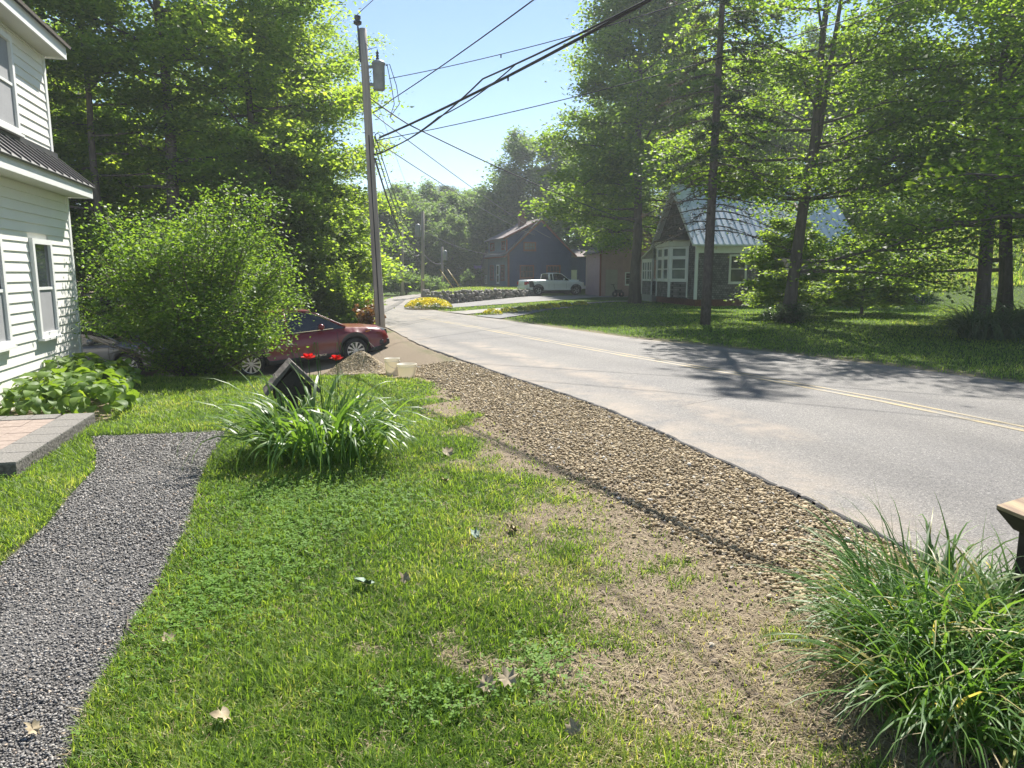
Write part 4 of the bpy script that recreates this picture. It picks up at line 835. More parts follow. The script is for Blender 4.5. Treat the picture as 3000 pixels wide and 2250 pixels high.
# white house at the edge of the picture: local x runs along its wall towards the camera, +y faces the road
A = math.atan2(-.963, .27)
wh = thing('white_house', 'white vinyl-sided two-storey house with a black metal skirt roof', 'house', (-8.3, 13.6, 0), A)
W1 = (1.35, 2.07, 1.03, 2.47); W2 = (3.42, 4.14, 1.03, 2.47); WU = (1.72, 2.6, 4.30, 5.62)
b = MB(); b.b2(0, 9, -8, -.006, -1.2, 3.42); b.b2(0, 9, -8, -.176, 3.42, 6.1)
ho = lambda w, m=.1: (w[0] - m, w[1] + m, w[2] - m, w[3] + m)
laps(b, .09, 9, -.3, 3.40, .155, 0, .022, [ho(W1), ho(W2)]); laps(b, .09, 9, 4.12, 5.88, .155, -.17, .022, [ho(WU)])
b.obj('wall', M['white_vinyl'], wh)
t = MB(); t.b2(-.02, .088, -.12, .03, -.3, 3.405); t.b2(-.02, .088, -.3, -.14, 4.0, 5.878); t.obj('corner_trim', M['white_trim'], wh)
window(wh, *W1, y=.012, w=.085, d=.06, lower='screen'); window(wh, *W2, y=.012, w=.085, d=.06, lower='screen'); window(wh, *WU, y=-.158, w=.085, d=.06, gl='screen', lower='screen')
e = MB(); e.b2(-.2, 9, .0, .36, 3.41, 3.44); s = e.obj('soffit', M['soffit'], wh)
e = MB(); e.b2(-.22, 9, .361, .39, 3.40, 3.60); e.b2(-.22, -.19, -.02, .36, 3.40, 3.60); e.obj('fascia', M['white_trim'], wh)
e = MB(); e.ext([(.43, 3.57), (.44, 3.60), (-.16, 4.11), (-.168, 4.07)], 'x', -.26, 9)
for i in range(26):
    x = -.24 + i * .36; e.ext([(.435, 3.605), (.435, 3.64), (-.16, 4.15), (-.16, 4.115)], 'x', x, x + .03)
e.b2(-.2, 9, -.168, -.13, 4.11, 4.2); e.obj('skirt_roof', M['black_metal'], wh)
e = MB(); e.b2(-.16, 9, -.17, .14, 5.885, 5.91); e.obj('soffit', M['soffit'], wh)
e = MB(); e.b2(-.18, 9, .141, .17, 5.87, 6.08); e.b2(-.18, -.15, -.25, .14, 5.87, 6.08); e.obj('fascia', M['white_trim'], wh)
e = MB(); e.ext([(.23, 6.07), (.24, 6.12), (-4.2, 9.4), (-8.6, 6.12), (-8.6, 6.0), (-4.2, 9.28)], 'x', -.25, 9); e.obj('roof', M['shingle_dark'], wh)
# raised patio of block and pink pavers
pt = MB(); PT = np.array(PATIO)
pt.prism([tuple(p) for p in PT], -.05, .13); po = pt.obj('patio', M['patio_rough'], None)
cp = MB(); cen = PT.mean(0)
def lerp(a, b_, t): return (a[0] + (b_[0] - a[0]) * t, a[1] + (b_[1] - a[1]) * t)
def quad_cap(P4, z0, z1, mb): mb.prism(P4, z0, z1)
n = 6
for i in range(n):   # coping blocks along the front edge
    a0, a1 = (i + .012) / n, (i + 1 - .012) / n; p0, p1 = lerp(PT[0], PT[1], a0), lerp(PT[0], PT[1], a1)
    inn = np.array(PT[3]) - np.array(PT[0]); inn = inn / np.linalg.norm(inn) * .36
    cp.prism([p0, p1, (p1[0] + inn[0], p1[1] + inn[1]), (p0[0] + inn[0], p0[1] + inn[1])], .128, .155)
for i in range(4):
    a0, a1 = (i + .02) / 4, (i + 1 - .02) / 4; q0 = lerp(PT[0], PT[3], .24); p0, p1 = lerp(q0, PT[3], a0), lerp(q0, PT[3], a1); dd = np.array(PT[1]) - np.array(PT[0]); dd = dd / np.linalg.norm(dd) * .3
    cp.prism([p0, (p0[0] + dd[0], p0[1] + dd[1]), (p1[0] + dd[0], p1[1] + dd[1]), p1], .128, .1565)
co = cp.obj('coping', M['patio_block'], po, bevel=.006)
pv = MB(); u = (np.array(PT[1]) - PT[0]); Lu = np.linalg.norm(u); u /= Lu; v = np.array(PT[3]) - PT[0]; Lv = np.linalg.norm(v); v /= Lv
for i in range(11):
    for j in range(5):
        o = np.array(PT[0]) + u * (.32 + i * .205) + v * (.37 + j * .26); 
        if .32 + i * .205 + .2 > Lu: continue
        pv.prism([tuple(o), tuple(o + u * .198), tuple(o + u * .198 + v * .252), tuple(o + v * .252)], .128, .147 + random.uniform(0, .004))
pv.obj('paver', M['pink_paver'], po); tag(po, kind='structure')

# shingled cottage: local x along the long tin-roofed side, gable end at x = 0 facing -x
th = R(8)
ct = thing('shingle_cottage', 'weathered shingle cottage with a white bay window and pale tin roof', 'house', (11.08, 43.3, 0), th)
WD, LN_, EZ, PZ = 7.0, 9.95, 3.95, 7.5
b = MB(); b.b2(0, LN_, 0, WD, .42, EZ); b.add([(0, 0, EZ), (0, WD, EZ), (0, WD / 2, PZ - .1), (LN_, 0, EZ), (LN_, WD, EZ), (LN_, WD / 2, PZ - .1)], [(0, 1, 2), (3, 4, 5)]); b.obj('wall', M['shake'], ct)
b = MB(); b.b2(.03, LN_ - .03, .03, WD - .03, -.4, .42); b.obj('foundation', M['brick'], ct)
b = MB()
for s in (0, 1):
    y0, y1 = (-.35, WD / 2) if not s else (WD + .35, WD / 2); z0 = EZ - .32; b.add([(-.4, y0, z0), (LN_ + .4, y0, z0), (LN_ + .4, y1, PZ), (-.4, y1, PZ), (-.4, y0, z0 + .07), (LN_ + .4, y0, z0 + .07), (LN_ + .4, y1, PZ + .07), (-.4, y1, PZ + .07)], [(0, 1, 2, 3), (4, 5, 6, 7), (0, 1, 5, 4), (0, 3, 7, 4), (1, 2, 6, 5)])
    for i in range(28):
        x = -.38 + i * .395; b.add([(x, y0, z0 + .07), (x + .04, y0, z0 + .07), (x + .04, y1, PZ + .07), (x, y1, PZ + .07), (x, y0, z0 + .11), (x + .04, y0, z0 + .11), (x + .04, y1, PZ + .11), (x, y1, PZ + .11)], [(4, 5, 6, 7), (0, 4, 7, 3), (1, 5, 6, 2), (0, 1, 5, 4)])
b.b2(-.42, LN_ + .42, WD / 2 - .13, WD / 2 + .13, PZ + .09, PZ + .15); b.obj('roof', M['tin_roof'], ct)
b = MB()
for y0, s in ((-.34, 1), (WD + .34, -1)):
    m = (PZ - EZ + .32) / (WD / 2 + .35); z0 = EZ - .33
    b.add([(-.42, y0, z0 - .02), (-.42, y0, z0 + .06), (-.42, WD / 2, PZ + .05), (-.42, WD / 2, PZ - .34), (-.3, y0, z0 - .02), (-.3, y0, z0 + .06), (-.3, WD / 2, PZ + .05), (-.3, WD / 2, PZ - .34)], [(0, 1, 2, 3), (4, 5, 6, 7), (0, 3, 7, 4), (0, 1, 5, 4)])
    b.add([(-.3, y0, z0 - .03), (0, y0, z0 - .03), (0, WD / 2, PZ - .06), (-.3, WD / 2, PZ - .06)], [(0, 1, 2, 3)])
b.b2(-.06, .1, -.05, .1, .42, EZ - .3); b.b2(LN_ - .1, LN_ + .04, -.05, .1, .42, EZ - .3); b.b2(.1, LN_ - .1, -.33, -.05, EZ - .36, EZ - .30); b.b2(.1, LN_ - .1, -.02, -.002, EZ - .75, EZ - .36); b.obj('trim', M['white_trim'], ct)
for x0, x1 in ((2.2, 3.1), (5.0, 5.9), (7.6, 8.5)): window(ct, x0, x1, 1.5, 3.0, y=0, fr='cream_trim', sgn=-1, w=.12)
# bay window on the gable end
bay = MB(); Y0, Y1, PJ = 1.2, 5.0, .95
poly = [(-.001, Y0), (-PJ, Y0 + .75), (-PJ, Y1 - .75), (-.001, Y1)]
bay.prism(poly, .5, 1.45); by_ = bay.obj('bay', M['shake'], ct)
f = MB(); gl_ = MB()
for (xa, ya), (xb, yb) in zip(poly[:-1], poly[1:]):
    L_ = math.hypot(xb - xa, yb - ya); ang = math.atan2(yb - ya, xb - xa); nx_, ny_ = -(yb - ya) / L_, (xb - xa) / L_
    if nx_ > 0 and False: pass
    def bx(s0, s1, z0, z1, th_, mb, off=0):
        mx_, my_ = xa + (xb - xa) * (s0 + s1) / 2 / L_, ya + (yb - ya) * (s0 + s1) / 2 / L_; mb.box((mx_ + nx_ * off, my_ + ny_ * off, (z0 + z1) / 2), (s1 - s0, th_, z1 - z0), ang)
    for s0 in (0, L_ - .2): bx(s0 + .003, s0 + .197, 1.45, 3.64, .14, f)
    for s0 in (.0, L_ - .1): bx(s0 + .006, s0 + .094, .5, 1.449, .1, f)
    bx(.2, L_ - .2, 1.46, 1.66, .12, f); bx(.2, L_ - .2, 2.85, 3.05, .12, f); bx(.2, L_ - .2, 3.5, 3.63, .12, f); nW = 2 if L_ > 1.5 else 1
    if nW == 2: bx(L_ / 2 - .16, L_ / 2 + .16, 1.66, 3.5, .11, f)
    bx(.2, L_ - .2, 2.22, 2.29, .09, f); bx(.19, L_ - .19, 1.66, 3.5, .02, gl_)
f.obj('bay_frame', M['white_trim'], ct); gl_.obj('bay_glass', M['curtain_glass'], ct)
e = MB(); e.prism([(.0, Y0 - .1), (-PJ - .15, Y0 + .6), (-PJ - .15, Y1 - .6), (.0, Y1 + .1)], 3.645, 4.0); e.obj('bay_cornice', M['cream_trim'], ct)
e = MB(); e.add([(-.02, Y0 - .5, 4.01), (-PJ - .35, Y0 + .45, 4.01), (-PJ - .35, Y1 - .45, 4.01), (-.02, Y1 + .5, 4.01), (-.02, Y0 + .3, 4.5), (-.02, Y1 - .3, 4.5)], [(0, 1, 4), (1, 2, 5, 4), (2, 3, 5), (0, 3, 2, 1)]); e.obj('bay_roof', M['shingle_dark'], ct)
# porch lean-to beyond the gable
e = MB(); e.b2(-.3, 4, 7.01, 9.3, .5, 1.45); e.obj('porch_wall', M['shake'], ct)
e = MB(); e.b2(-.28, 4, 7.01, 9.28, -.3, .499); e.obj('porch_base', M['grey_board'], ct)
f = MB()
for y in (7.02, 8.08, 9.14): f.b2(-.34, -.2, y, y + .15, 1.45, 3.0)
for y in (7.55, 8.62): f.b2(-.33, -.2, y, y + .09, 1.6, 2.75)
f.b2(-.34, 3.9, 7.02, 9.29, 1.455, 1.58); f.b2(-.335, -.2, 7.17, 9.14, 2.75, 3.0); f.b2(-.31, -.2, 7.17, 9.14, 2.14, 2.2)
for y in (7.02, 9.17): f.b2(-.34, -.28, y, y + .12, .5, 1.452)
f.obj('porch_frame', M['white_trim'], ct)
f = MB(); f.b2(-.29, -.27, 7.17, 9.14, 1.58, 2.75); f.obj('porch_glass', M['curtain_glass'], ct)
f = MB(); f.ext([(7.0, 3.01), (9.2, 3.01), (7.0, 3.62)], 'x', -.27, -.2); f.obj('porch_gable', M['grey_board'], ct)
f = MB(); f.ext([(6.98, 3.66), (9.5, 2.97), (9.5, 3.06), (6.98, 3.76)], 'x', -.45, 4); f.obj('porch_roof', M['cream_trim'], ct)
# pink building with a beige garage door
pk = thing('pink_building', 'dull pink clapboard garage behind the full-crowned maple', 'garage', (7.62, 62.2, 0), R(6))
b = MB(); b.b2(0, 6.2, .01, 6, -.1, 4.0); laps(b, .1, 6.2, .1, 4.0, .14, 0, .016, [(.45, 1.6, -1, 2.35)], sgn=-1); b.add([(0, 0, 4), (6.2, 0, 4), (3.1, 0, 6.2)], [(0, 1, 2)]); b.obj('wall', M['pink_board'], pk)
b = MB(); b.b2(.5, 1.55, -.03, -.002, .05, 2.3)
for z in (.6, 1.15, 1.7): b.b2(.55, 1.5, -.05, -.03, z - .2, z + .2)
b.obj('garage_door', M['beige_door'], pk)
b = MB(); b.b2(-.03, .1, -.04, .1, -.1, 3.95); b.obj('corner_trim', M['rust_trim'], pk); window(pk, 2.3, 2.8, 1.05, 2.0, y=0, sgn=-1, w=.08)
b = MB(); b.add([(-.3, -.3, 3.75), (-.3, 6.2, 3.75), (3.1, 6.2, 6.35), (3.1, -.3, 6.35), (6.5, -.3, 3.75), (6.5, 6.2, 3.75)], [(0, 1, 2, 3), (3, 2, 5, 4)]); r_ = b.obj('roof', M['brown_roof'], pk); sd = r_.modifiers.new('s', 'SOLIDIFY'); sd.thickness = .12
# blue house: local x along the gable wall, local y recedes along its front
bh = thing('blue_house', 'dark blue clapboard house with rust-red trim and a front toned paler for grazing light', 'house', (-.39, 74, .75), R(15.6))
GW, LB, EZ, PZ = 6.9, 8.8, 3.35, 6.75
b = MB(); b.b2(.02, GW, .02, LB, -.9, EZ); b.add([(0, .015, EZ), (GW, .015, EZ), (GW / 2, .015, PZ - .12)], [(0, 1, 2)])
laps(b, .12, GW - .12, -.4, EZ, .16, .02, .016, [(1.3, 2.7, .8, 2.0), (4.2, 5.6, .8, 2.0)], sgn=-1)
z = EZ
while z < PZ - .4: f_ = (z - EZ) / (PZ - EZ); h0 = f_ * GW / 2 + .05; b.add([(h0, .013, z), (GW - h0, .013, z), (GW - h0, -.002, z), (h0, -.002, z), (h0 + .16, .012, z + .16), (GW - h0 - .16, .012, z + .16)], [(0, 1, 2, 3), (3, 2, 5, 4)]); z += .16
b.obj('wall', M['blue_board'], bh)
b = MB(); b.b2(-.02, .018, .12, LB, -.5, EZ); b.obj('front_wall', M['blue_lit'], bh)
b = MB(); b.b2(-.06, .12, -.04, .12, -.5, EZ - .02)
for s in (1, -1):
    x0 = -.45 if s > 0 else GW + .45; z0 = EZ - .45; b.add([(x0, -.35, z0 - .05), (x0, -.35, z0 + .14), (GW / 2, -.35, PZ + .02), (GW / 2, -.35, PZ - .26), (x0, -.18, z0 - .05), (x0, -.18, z0 + .14), (GW / 2, -.18, PZ + .02), (GW / 2, -.18, PZ - .26)], [(0, 1, 2, 3), (4, 5, 6, 7), (0, 3, 7, 4)])
b.b2(-.44, -.30, -.17, LB, EZ - .5, EZ - .38); b.obj('trim', M['rust_trim'], bh)
b = MB(); b.add([(-.5, -.36, EZ - .32), (-.5, LB + .3, EZ - .32), (GW / 2, LB + .3, PZ + .1), (GW / 2, -.36, PZ + .1), (GW + .5, -.36, EZ - .32), (GW + .5, LB + .3, EZ - .32)], [(0, 1, 2, 3), (3, 2, 5, 4)]); rf = b.obj('roof', M['brown_roof'], bh); rf.modifiers.new('s', 'SOLIDIFY').thickness = .08
c_ = MB(); c_.b2(GW / 2 - 1.15, GW / 2 - .45, 3.6, 4.3, PZ - 1, PZ + .95); c_.b2(GW / 2 - 1.2, GW / 2 - .4, 3.55, 4.35, PZ + .951, PZ + 1.08); c_.obj('chimney', M['brick'], rf)
c_ = MB(); c_.lathe([(.07, 0), (.07, .55), (.11, .56), (.1, .66), (0.001, .68)], (1.5, 5, 5.3), 10); c_.obj('vent_pipe', M['steel'], rf)
# shed dormer on the front slope
b = MB(); b.ext([(-.05, EZ - .1), (-.05, 4.78), (2.9, 6.1), (2.9, 5.5), (1.2, EZ + .9)], 'y', .5, LB - .4); dm_ = b.obj('dormer', M['blue_lit'], bh)
b = MB(); b.ext([(-.05, EZ - .05), (-.05, 4.75), (2.9, 6.08), (2.9, 5.5)], 'y', .47, .499); b.obj('cheek', M['blue_board'], dm_)
b = MB(); b.ext([(-.45, 4.70), (3.4, 6.62), (3.4, 6.74), (-.45, 4.84)], 'y', .2, LB - .1); b.obj('dormer_roof', M['brown_roof'], dm_)
b = MB(); b.ext([(-.46, 4.66), (3.38, 6.56), (3.38, 6.74), (-.46, 4.86)], 'y', .12, .198); b.b2(-.09, .05, .44, .6, EZ, 4.7); b.obj('dormer_trim', M['rust_trim'], dm_)
def window_x(parent, y0, y1, z0, z1, fr='rust_trim', gl='glass', bars=(1, 1), x=-.02):
    f = MB(); w = .1
    f.b2(x - .06, x, y0 - w, y0, z0 - w, z1 + w); f.b2(x - .06, x, y1, y1 + w, z0 - w, z1 + w); f.b2(x - .06, x, y0, y1, z1, z1 + w); f.b2(x - .06, x, y0, y1, z0 - w, z0)
    for i in range(1, bars[0] + 1): zz = z0 + (z1 - z0) * i / (bars[0] + 1); f.b2(x - .045, x - .02, y0, y1, zz - .02, zz + .02)
    for i in range(1, bars[1] + 1): yy = y0 + (y1 - y0) * i / (bars[1] + 1); f.b2(x - .043, x - .022, yy - .02, yy + .02, z0, z1)
    o = f.obj('window', M[fr], parent); g = MB(); g.b2(x - .015, x - .001, y0, y1, z0, z1); g.obj('pane', M[gl], o); return o
window_x(bh, 1.5, 2.7, .55, 2.0, bars=(3, 1)); window_x(bh, 6.1, 7.5, .55, 2.0, bars=(3, 1))
window_x(dm_, 1.2, 2.2, 3.75, 4.45, x=-.055); window_x(dm_, 5.6, 7.2, 3.75, 4.45, x=-.055)
d_ = MB(); d_.b2(-.09, -.022, 3.5, 3.62, .1, 2.15); d_.b2(-.09, -.022, 4.5, 4.62, .1, 2.15); d_.b2(-.085, -.022, 3.62, 4.5, 2.03, 2.15); d_.b2(-.085, -.022, 3.62, 4.5, .1, .3); d_.b2(-.085, -.022, 3.62, 4.5, 1.0, 1.12); do = d_.obj('door', M['white_trim'], bh); g = MB(); g.b2(-.05, -.023, 3.62, 4.5, .3, 2.03); g.obj('door_glass', M['glass'], do)
for x0, x1, z0, z1 in ((1.35, 2.65, .85, 1.95), (4.25, 5.55, .85, 1.95), (1.75, 2.85, 3.65, 4.3)): window(bh, x0, x1, z0, z1, y=.005, fr='rust_trim', gl='curtain_glass' if z0 > 3 else 'glass', sgn=-1, w=.13, bars=(1, 3))
b = MB(); b.b2(GW + .01, GW + 4.2, 3.0, 8, -.9, 3.0); ex = b.obj('extension', M['blue_board'], bh); b = MB(); b.b2(GW + .7, GW + 1.75, 2.95, 2.999, -.3, 1.6); b.obj('extension_door', M['white_trim'], ex)
b = MB(); b.ext([(2.6, 2.95), (8.2, 3.9), (8.2, 4.0), (2.6, 3.05)], 'x', GW - .1, GW + 4.4); b.obj('extension_roof', M['brown_roof'], ex)
# grey lean-to at the back end of the blue house front
lt = MB(); lt.add([(-.03, 8.82, -.6), (-.03, 12.2, -.6), (-.03, 12.2, 1.55), (-.03, 8.82, 3.7), (3, 8.82, -.6), (3, 12.2, -.6), (3, 12.2, 1.55), (3, 8.82, 3.7)], [(0, 1, 2, 3), (4, 5, 6, 7), (1, 2, 6, 5), (0, 3, 7, 4)])
lo = lt.obj('lean_to', M['grey_board'], bh); b = MB(); b.ext([(8.7, 3.82), (12.9, 1.13), (12.9, 1.24), (8.7, 3.94)], 'x', -.3, 3.2); b.obj('lean_to_roof', M['black_metal'], lo); window_x(lo, 9.2, 9.9, .1, .9, fr='white_trim', x=-.035)
sg = thing('hanging_sign', 'small purple shop sign hanging by the front door of the blue house', 'sign', (-3.4, 78.0, 2.62), R(-4)); b = MB(); b.b2(-.85, .3, -.02, .02, .28, .31); b.obj('bracket', M['cable'], sg)
b = MB(); b.b2(-.75, .1, -.015, .015, -.1, .2); b.b2(-.6, -.35, -.014, .014, -.2, -.101); b.b2(-.1, .05, -.014, .014, -.18, -.101); b.obj('board', M['purple_sign'], sg)
# lawn behind the wall and the field-stone wall
RL = [(-4.75, 45.4), (-3.6, 48.3), (0.2, 59.4), (3.2, 66.5), (9, 70), (12, 92), (2, 93), (-2, 80), (-5.3, 70), (-6.2, 58), (-5.9, 48)]
b = MB(); n = len(RL); b.prism(RL, -.2, .60); rl = b.obj('raised_lawn', surf('lawn_turf', (.06, .1, .022), (.12, .17, .035), 25, .95, .6), None); tag(rl, kind='structure')
x, y = scatter(RL, 22000); g = blades('grass', x, y, np.full(len(x), .58), rng.uniform(.06, .14, len(x)), rng.uniform(.03, .06, len(x)), M['grass'], .6, .55); tag(g, kind='stuff')
sx, sy, sz_, ss = [], [], [], []
WLn = [(-6.0, 50), (-5.75, 47), (-4.7, 45.1), (-3.55, 47.9), (.25, 59.2), (2.6, 64.4)]
P = np.array(WLn); cum = np.concatenate([[0], np.cumsum(np.hypot(*np.diff(P, axis=0).T))])
for lay in range(4):
    for t_ in np.arange(0, cum[-1], .30):
        t = t_ + random.uniform(-.1, .1); top = .78 - .25 * max(0, t - 8) / 16
        sx.append(np.interp(t, cum, P[:, 0]) + random.uniform(-.1, .1)); sy.append(np.interp(t, cum, P[:, 1]) + random.uniform(-.1, .1)); sz_.append(.08 + lay * (top - .1) / 3 + random.uniform(-.05, .05)); ss.append(random.uniform(.14, .26) * (1 if lay < 3 else .8))
sw = stones('stone_wall', np.array(sx), np.array(sy), np.array(sz_), np.array(ss), M['fieldstone'], flat=.7, smooth=False, jit=.1); tag(sw, 'low dry-laid fieldstone wall in front of the blue house lawn', 'stone wall')

# ------------------------------------------------------------------ vehicles (x forward)
def wheel(root, x, y, z, r, w, rim_r, side, mats=('alloy', 'black_plastic'), spokes=10):
    T = MB(); prof = [(rim_r * .97, -w / 2 + .02), (r * .9, -w / 2), (r * .985, -w / 2 + .03), (r, -w * .2), (r, w * .2), (r * .985, w / 2 - .03), (r * .9, w / 2), (rim_r * .97, w / 2 - .02)]
    T.lathe(prof, (x, y, z), 32, 'y'); t = T.obj('wheel', M['rubber'], root, True)
    D = MB(); yo = y + side * (w / 2 - .035); D.lathe([(.001, 0), (rim_r * .98, -side * .05), (rim_r * .98, -side * .06), (.001, -side * .06)], (x, yo - side * .02, z), 28, 'y'); D.obj('hub', M[mats[1]], t)
    S = MB(); S.lathe([(rim_r * .92, 0), (rim_r * 1.0, side * .012), (rim_r * 1.0, -side * .04), (rim_r * .92, -side * .04)], (x, yo, z), 32, 'y')
    for k in range(spokes):
        a = k * 2 * math.pi / spokes + .1; ca, sa = math.cos(a), math.sin(a); ta, tb = -sa, ca; h0, h1 = rim_r * .045, rim_r * .13; q = []
        for rr, hh, oy in ((rim_r * .12, h0, .0), (rim_r * .95, h1, .004)):
            for s in (-1, 1):
                for yy in (0, -side * .02): q.append((x + ca * rr + ta * hh * s, yo + side * oy + yy, z + sa * rr + tb * hh * s))
        S.add(q, [(0, 2, 6, 4), (1, 3, 7, 5), (0, 1, 5, 4), (2, 3, 7, 6)])
    S.lathe([(.001, side * .012), (rim_r * .16, side * .006), (rim_r * .18, -side * .02)], (x, yo, z), 14, 'y'); S.obj('rim', M[mats[0]], t, False)
def car(name, label, cat, loc, rz, pitch, c, group=None):
    root = thing(name, label, cat, loc, rz, group, 0, pitch); Lh, Wh = c['L'] / 2, c['W'] / 2; ar = c['ar']; wz = c['r']; wx = c['wx']
    xs = np.unique(np.round(np.concatenate([np.linspace(-Lh, Lh, 70), np.linspace(Lh - .25, Lh, 8), np.linspace(-Lh, -Lh + .2, 6)] + [np.linspace(w_ - ar, w_ + ar, 25) for w_ in wx]), 4))
    deck = np.array(c['deck']); V = []; rows = 9
    for x in xs:
        zt = np.interp(x, deck[:, 0], deck[:, 1]); zb = np.interp(x, [-Lh, -Lh + .35, wx[1] - .3, wx[0] + .3, Lh - .3, Lh], c['sill'])
        for w_ in wx:
            if abs(x - w_) < ar: zb = max(zb, wz + math.sqrt(ar * ar - (x - w_) ** 2))
        e1 = max(0, (x - (Lh - c['nose'])) / c['nose']); e2 = max(0, (-Lh + c['tail'] - x) / c['tail']); w = Wh * (1 - c['taper'] * e1 ** 2.2 - .12 * e2 ** 2.5); zs = zt - c['sh']; zs = max(zs, zb + .12); k = c['clad']
        arch = min(abs(x - wx[0]), abs(x - wx[1])) < ar + .01
        V += [(x, w * .985, zb), (x, w * 1.004, zb + k * .6), (x, w * .99, zb + k), (x, w * 1.0, zb + k + (zs - zb - k) * .45), (x, w * .985, zb + k + (zs - zb - k) * .8), (x, w * .955, zs), (x, w * .90, zs + (zt - zs) * .7), (x, w * .72, zt), (x, 0, zt + c.get('crown', .03))]
    n = len(xs); B = MB(); Fp, Fc = [], []
    for sgn in (1, -1):
        vs = [(x, sgn * y, z) for x, y, z in V]; fs = [(i * rows + j, (i + 1) * rows + j, (i + 1) * rows + j + 1, i * rows + j + 1) for i in range(n - 1) for j in range(rows - 1)]
        q = len(B.v); B.v += vs
        for i in range(n - 1):
            for j in range(rows - 1): B.f.append(tuple(q + v_ for v_ in (i * rows + j, (i + 1) * rows + j, (i + 1) * rows + j + 1, i * rows + j + 1))); B.m.append(1 if j < 2 else 0)
        for i in (0, n - 1): B.f.append(tuple(q + i * rows + j for j in range(rows)) + (q + i * rows,) if False else tuple(q + i * rows + j for j in range(rows))); B.m.append(0)
        for i in (0, n - 1):
            b0 = len(B.v); B.v.append((vs[i * rows][0], 0, vs[i * rows][2])); B.f.append((q + i * rows, q + i * rows + rows - 1, b0)); B.m.append(0)
    body = B.obj('body', [M[c['paint']], M[c['cladmat']]], root, True)
    U = MB(); U.b2(-Lh + .25, Lh - .3, -Wh * .66, Wh * .66, .2, .72)  # dark box under the body, put in as shade inside the wheel arches
    for sx_ in (1, -1): U.b2(wx[1] + ar, wx[0] - ar, Wh * .655 * sx_ - .1, Wh * .655 * sx_ + .1, .24, .6)
    U.obj('underbody_shade', M['rubber'], root)
    for w_ in wx:
        for s in (1, -1): wheel(root, w_, s * (Wh - .125), wz, c['r'], c['tw'], c['rim'], s, c.get('wm', ('alloy', 'black_plastic')), c.get('spokes', 10))
    # cabin
    roof = np.array(c['roof']); gx_ = np.linspace(roof[0, 0], roof[-1, 0], 44); belt = c['belt']; wb, wr = Wh * c['wb'], Wh * c['wr']; G = MB(); K = MB()
    zmax = roof[:, 1].max(); lay = []
    for x in gx_:
        zr = np.interp(x, roof[:, 0], roof[:, 1]); f_ = (zr - belt) / (zmax - belt); wtop = wb + (wr - wb) * f_; ze = belt + (zr - belt) * .93
        lay.append([(x, wb, belt - .02), (x, wb + (wr - wb) * f_ * .55, belt + (zr - belt) * .55), (x, wtop, ze), (x, wtop * .93, zr - .012 * (f_ > .5)), (x, wtop * .5, zr + .018 * f_), (x, 0, zr + .024 * f_)])
    for s in (1, -1):
        for i in range(len(gx_) - 1):
            for j in range(5):
                q = [lay[i][j], lay[i + 1][j], lay[i + 1][j + 1], lay[i][j + 1]]; q = [(a, s * b_, c_) for a, b_, c_ in q]; top = j >= 2; slope = gx_[i] < c['rg'] or gx_[i] >= c['ws']
                (K if (top and not slope) or (j == 2) else G).add(q, [(0, 1, 2, 3)])
    G.obj('windows', M['car_glass'], root, True); K.obj('roof', M[c['paint']], root, True)
    Pl = MB()
    for s in (1, -1):
        for px, rr_ in c['pillars']:
            zr = np.interp(px + .0, roof[:, 0], roof[:, 1]); f_ = (zr - belt) / (zmax - belt); Pl.tube([(px + .03, s * (wb + .004), belt - .03), (px, s * (wb + (wr - wb) * f_ + .006), belt + (zr - belt) * .93)], rr_, 6)
        pts = [(x, s * (wb + (wr - wb) * ((z - belt) / (zmax - belt)) + .004), belt + (z - belt) * .94) for x, z in zip(gx_, np.interp(gx_, roof[:, 0], roof[:, 1]))]; Pl.tube(pts, .03, 6)
    Pl.obj('pillar', M[c['paint']], root, True)
    if c.get('chrome'):
        Cr = MB()
        for s in (1, -1): Cr.tube([(x, s * (wb + .012), belt + .005) for x in (c['ws'] + .55, 0, c['rg'])], .013, 5); Cr.tube([(x, s * (wb + (wr - wb) * (z - belt) / (zmax - belt) + .02), belt + (z - belt) * .9) for x, z in [(x, np.interp(x, roof[:, 0], roof[:, 1])) for x in np.linspace(c['ws'] + .5, c['ws'] - .1, 5)]], .012, 5)
        Cr.obj('window_trim', M['chrome'], root)
    for s in (1, -1):
        m_ = MB(); mx = c['ws'] + .22; m_.lathe([(.001, -.09), (.06, -.085), (.085, 0), (.075, .07), (.001, .09)], (mx, s * (wb + .16), belt + .09), 10, 'y'); m_.tube([(mx, s * wb, belt + .02), (mx, s * (wb + .12), belt + .06)], .03, 6); m_.obj('mirror', M[c['paint']], root, True)
        for k_ in c['lamps']:
            nm, mat, (x0, x1), (z0, z1), (ya, yb) = k_; h_ = MB(); h_.add([(x0, s * ya, z0 + (z1 - z0) * .25), (x1, s * yb, z0), (x1, s * yb, z1), (x0, s * ya, z1)] + [(x0, s * (ya - .1), z0 + (z1 - z0) * .25), (x1 - .1, s * (yb - .12), z0), (x1 - .1, s * (yb - .12), z1), (x0, s * (ya - .1), z1)], [(0, 1, 2, 3), (4, 5, 6, 7), (0, 1, 5, 4), (3, 2, 6, 7), (1, 2, 6, 5), (0, 3, 7, 4)]); h_.obj(nm, M[mat], root)
    ds = MB()
    for s in (1, -1):
        for px in c['seams']: ds.tube([(px, s * Wh * .999, c['sill'][2] + c['clad'] + .05), (px, s * (Wh * 1.001), c['sill'][2] + .45), (px, s * Wh * .958, belt - .1)], .006, 4)
    ds.obj('door_seam', M['rubber'], root)
    return root
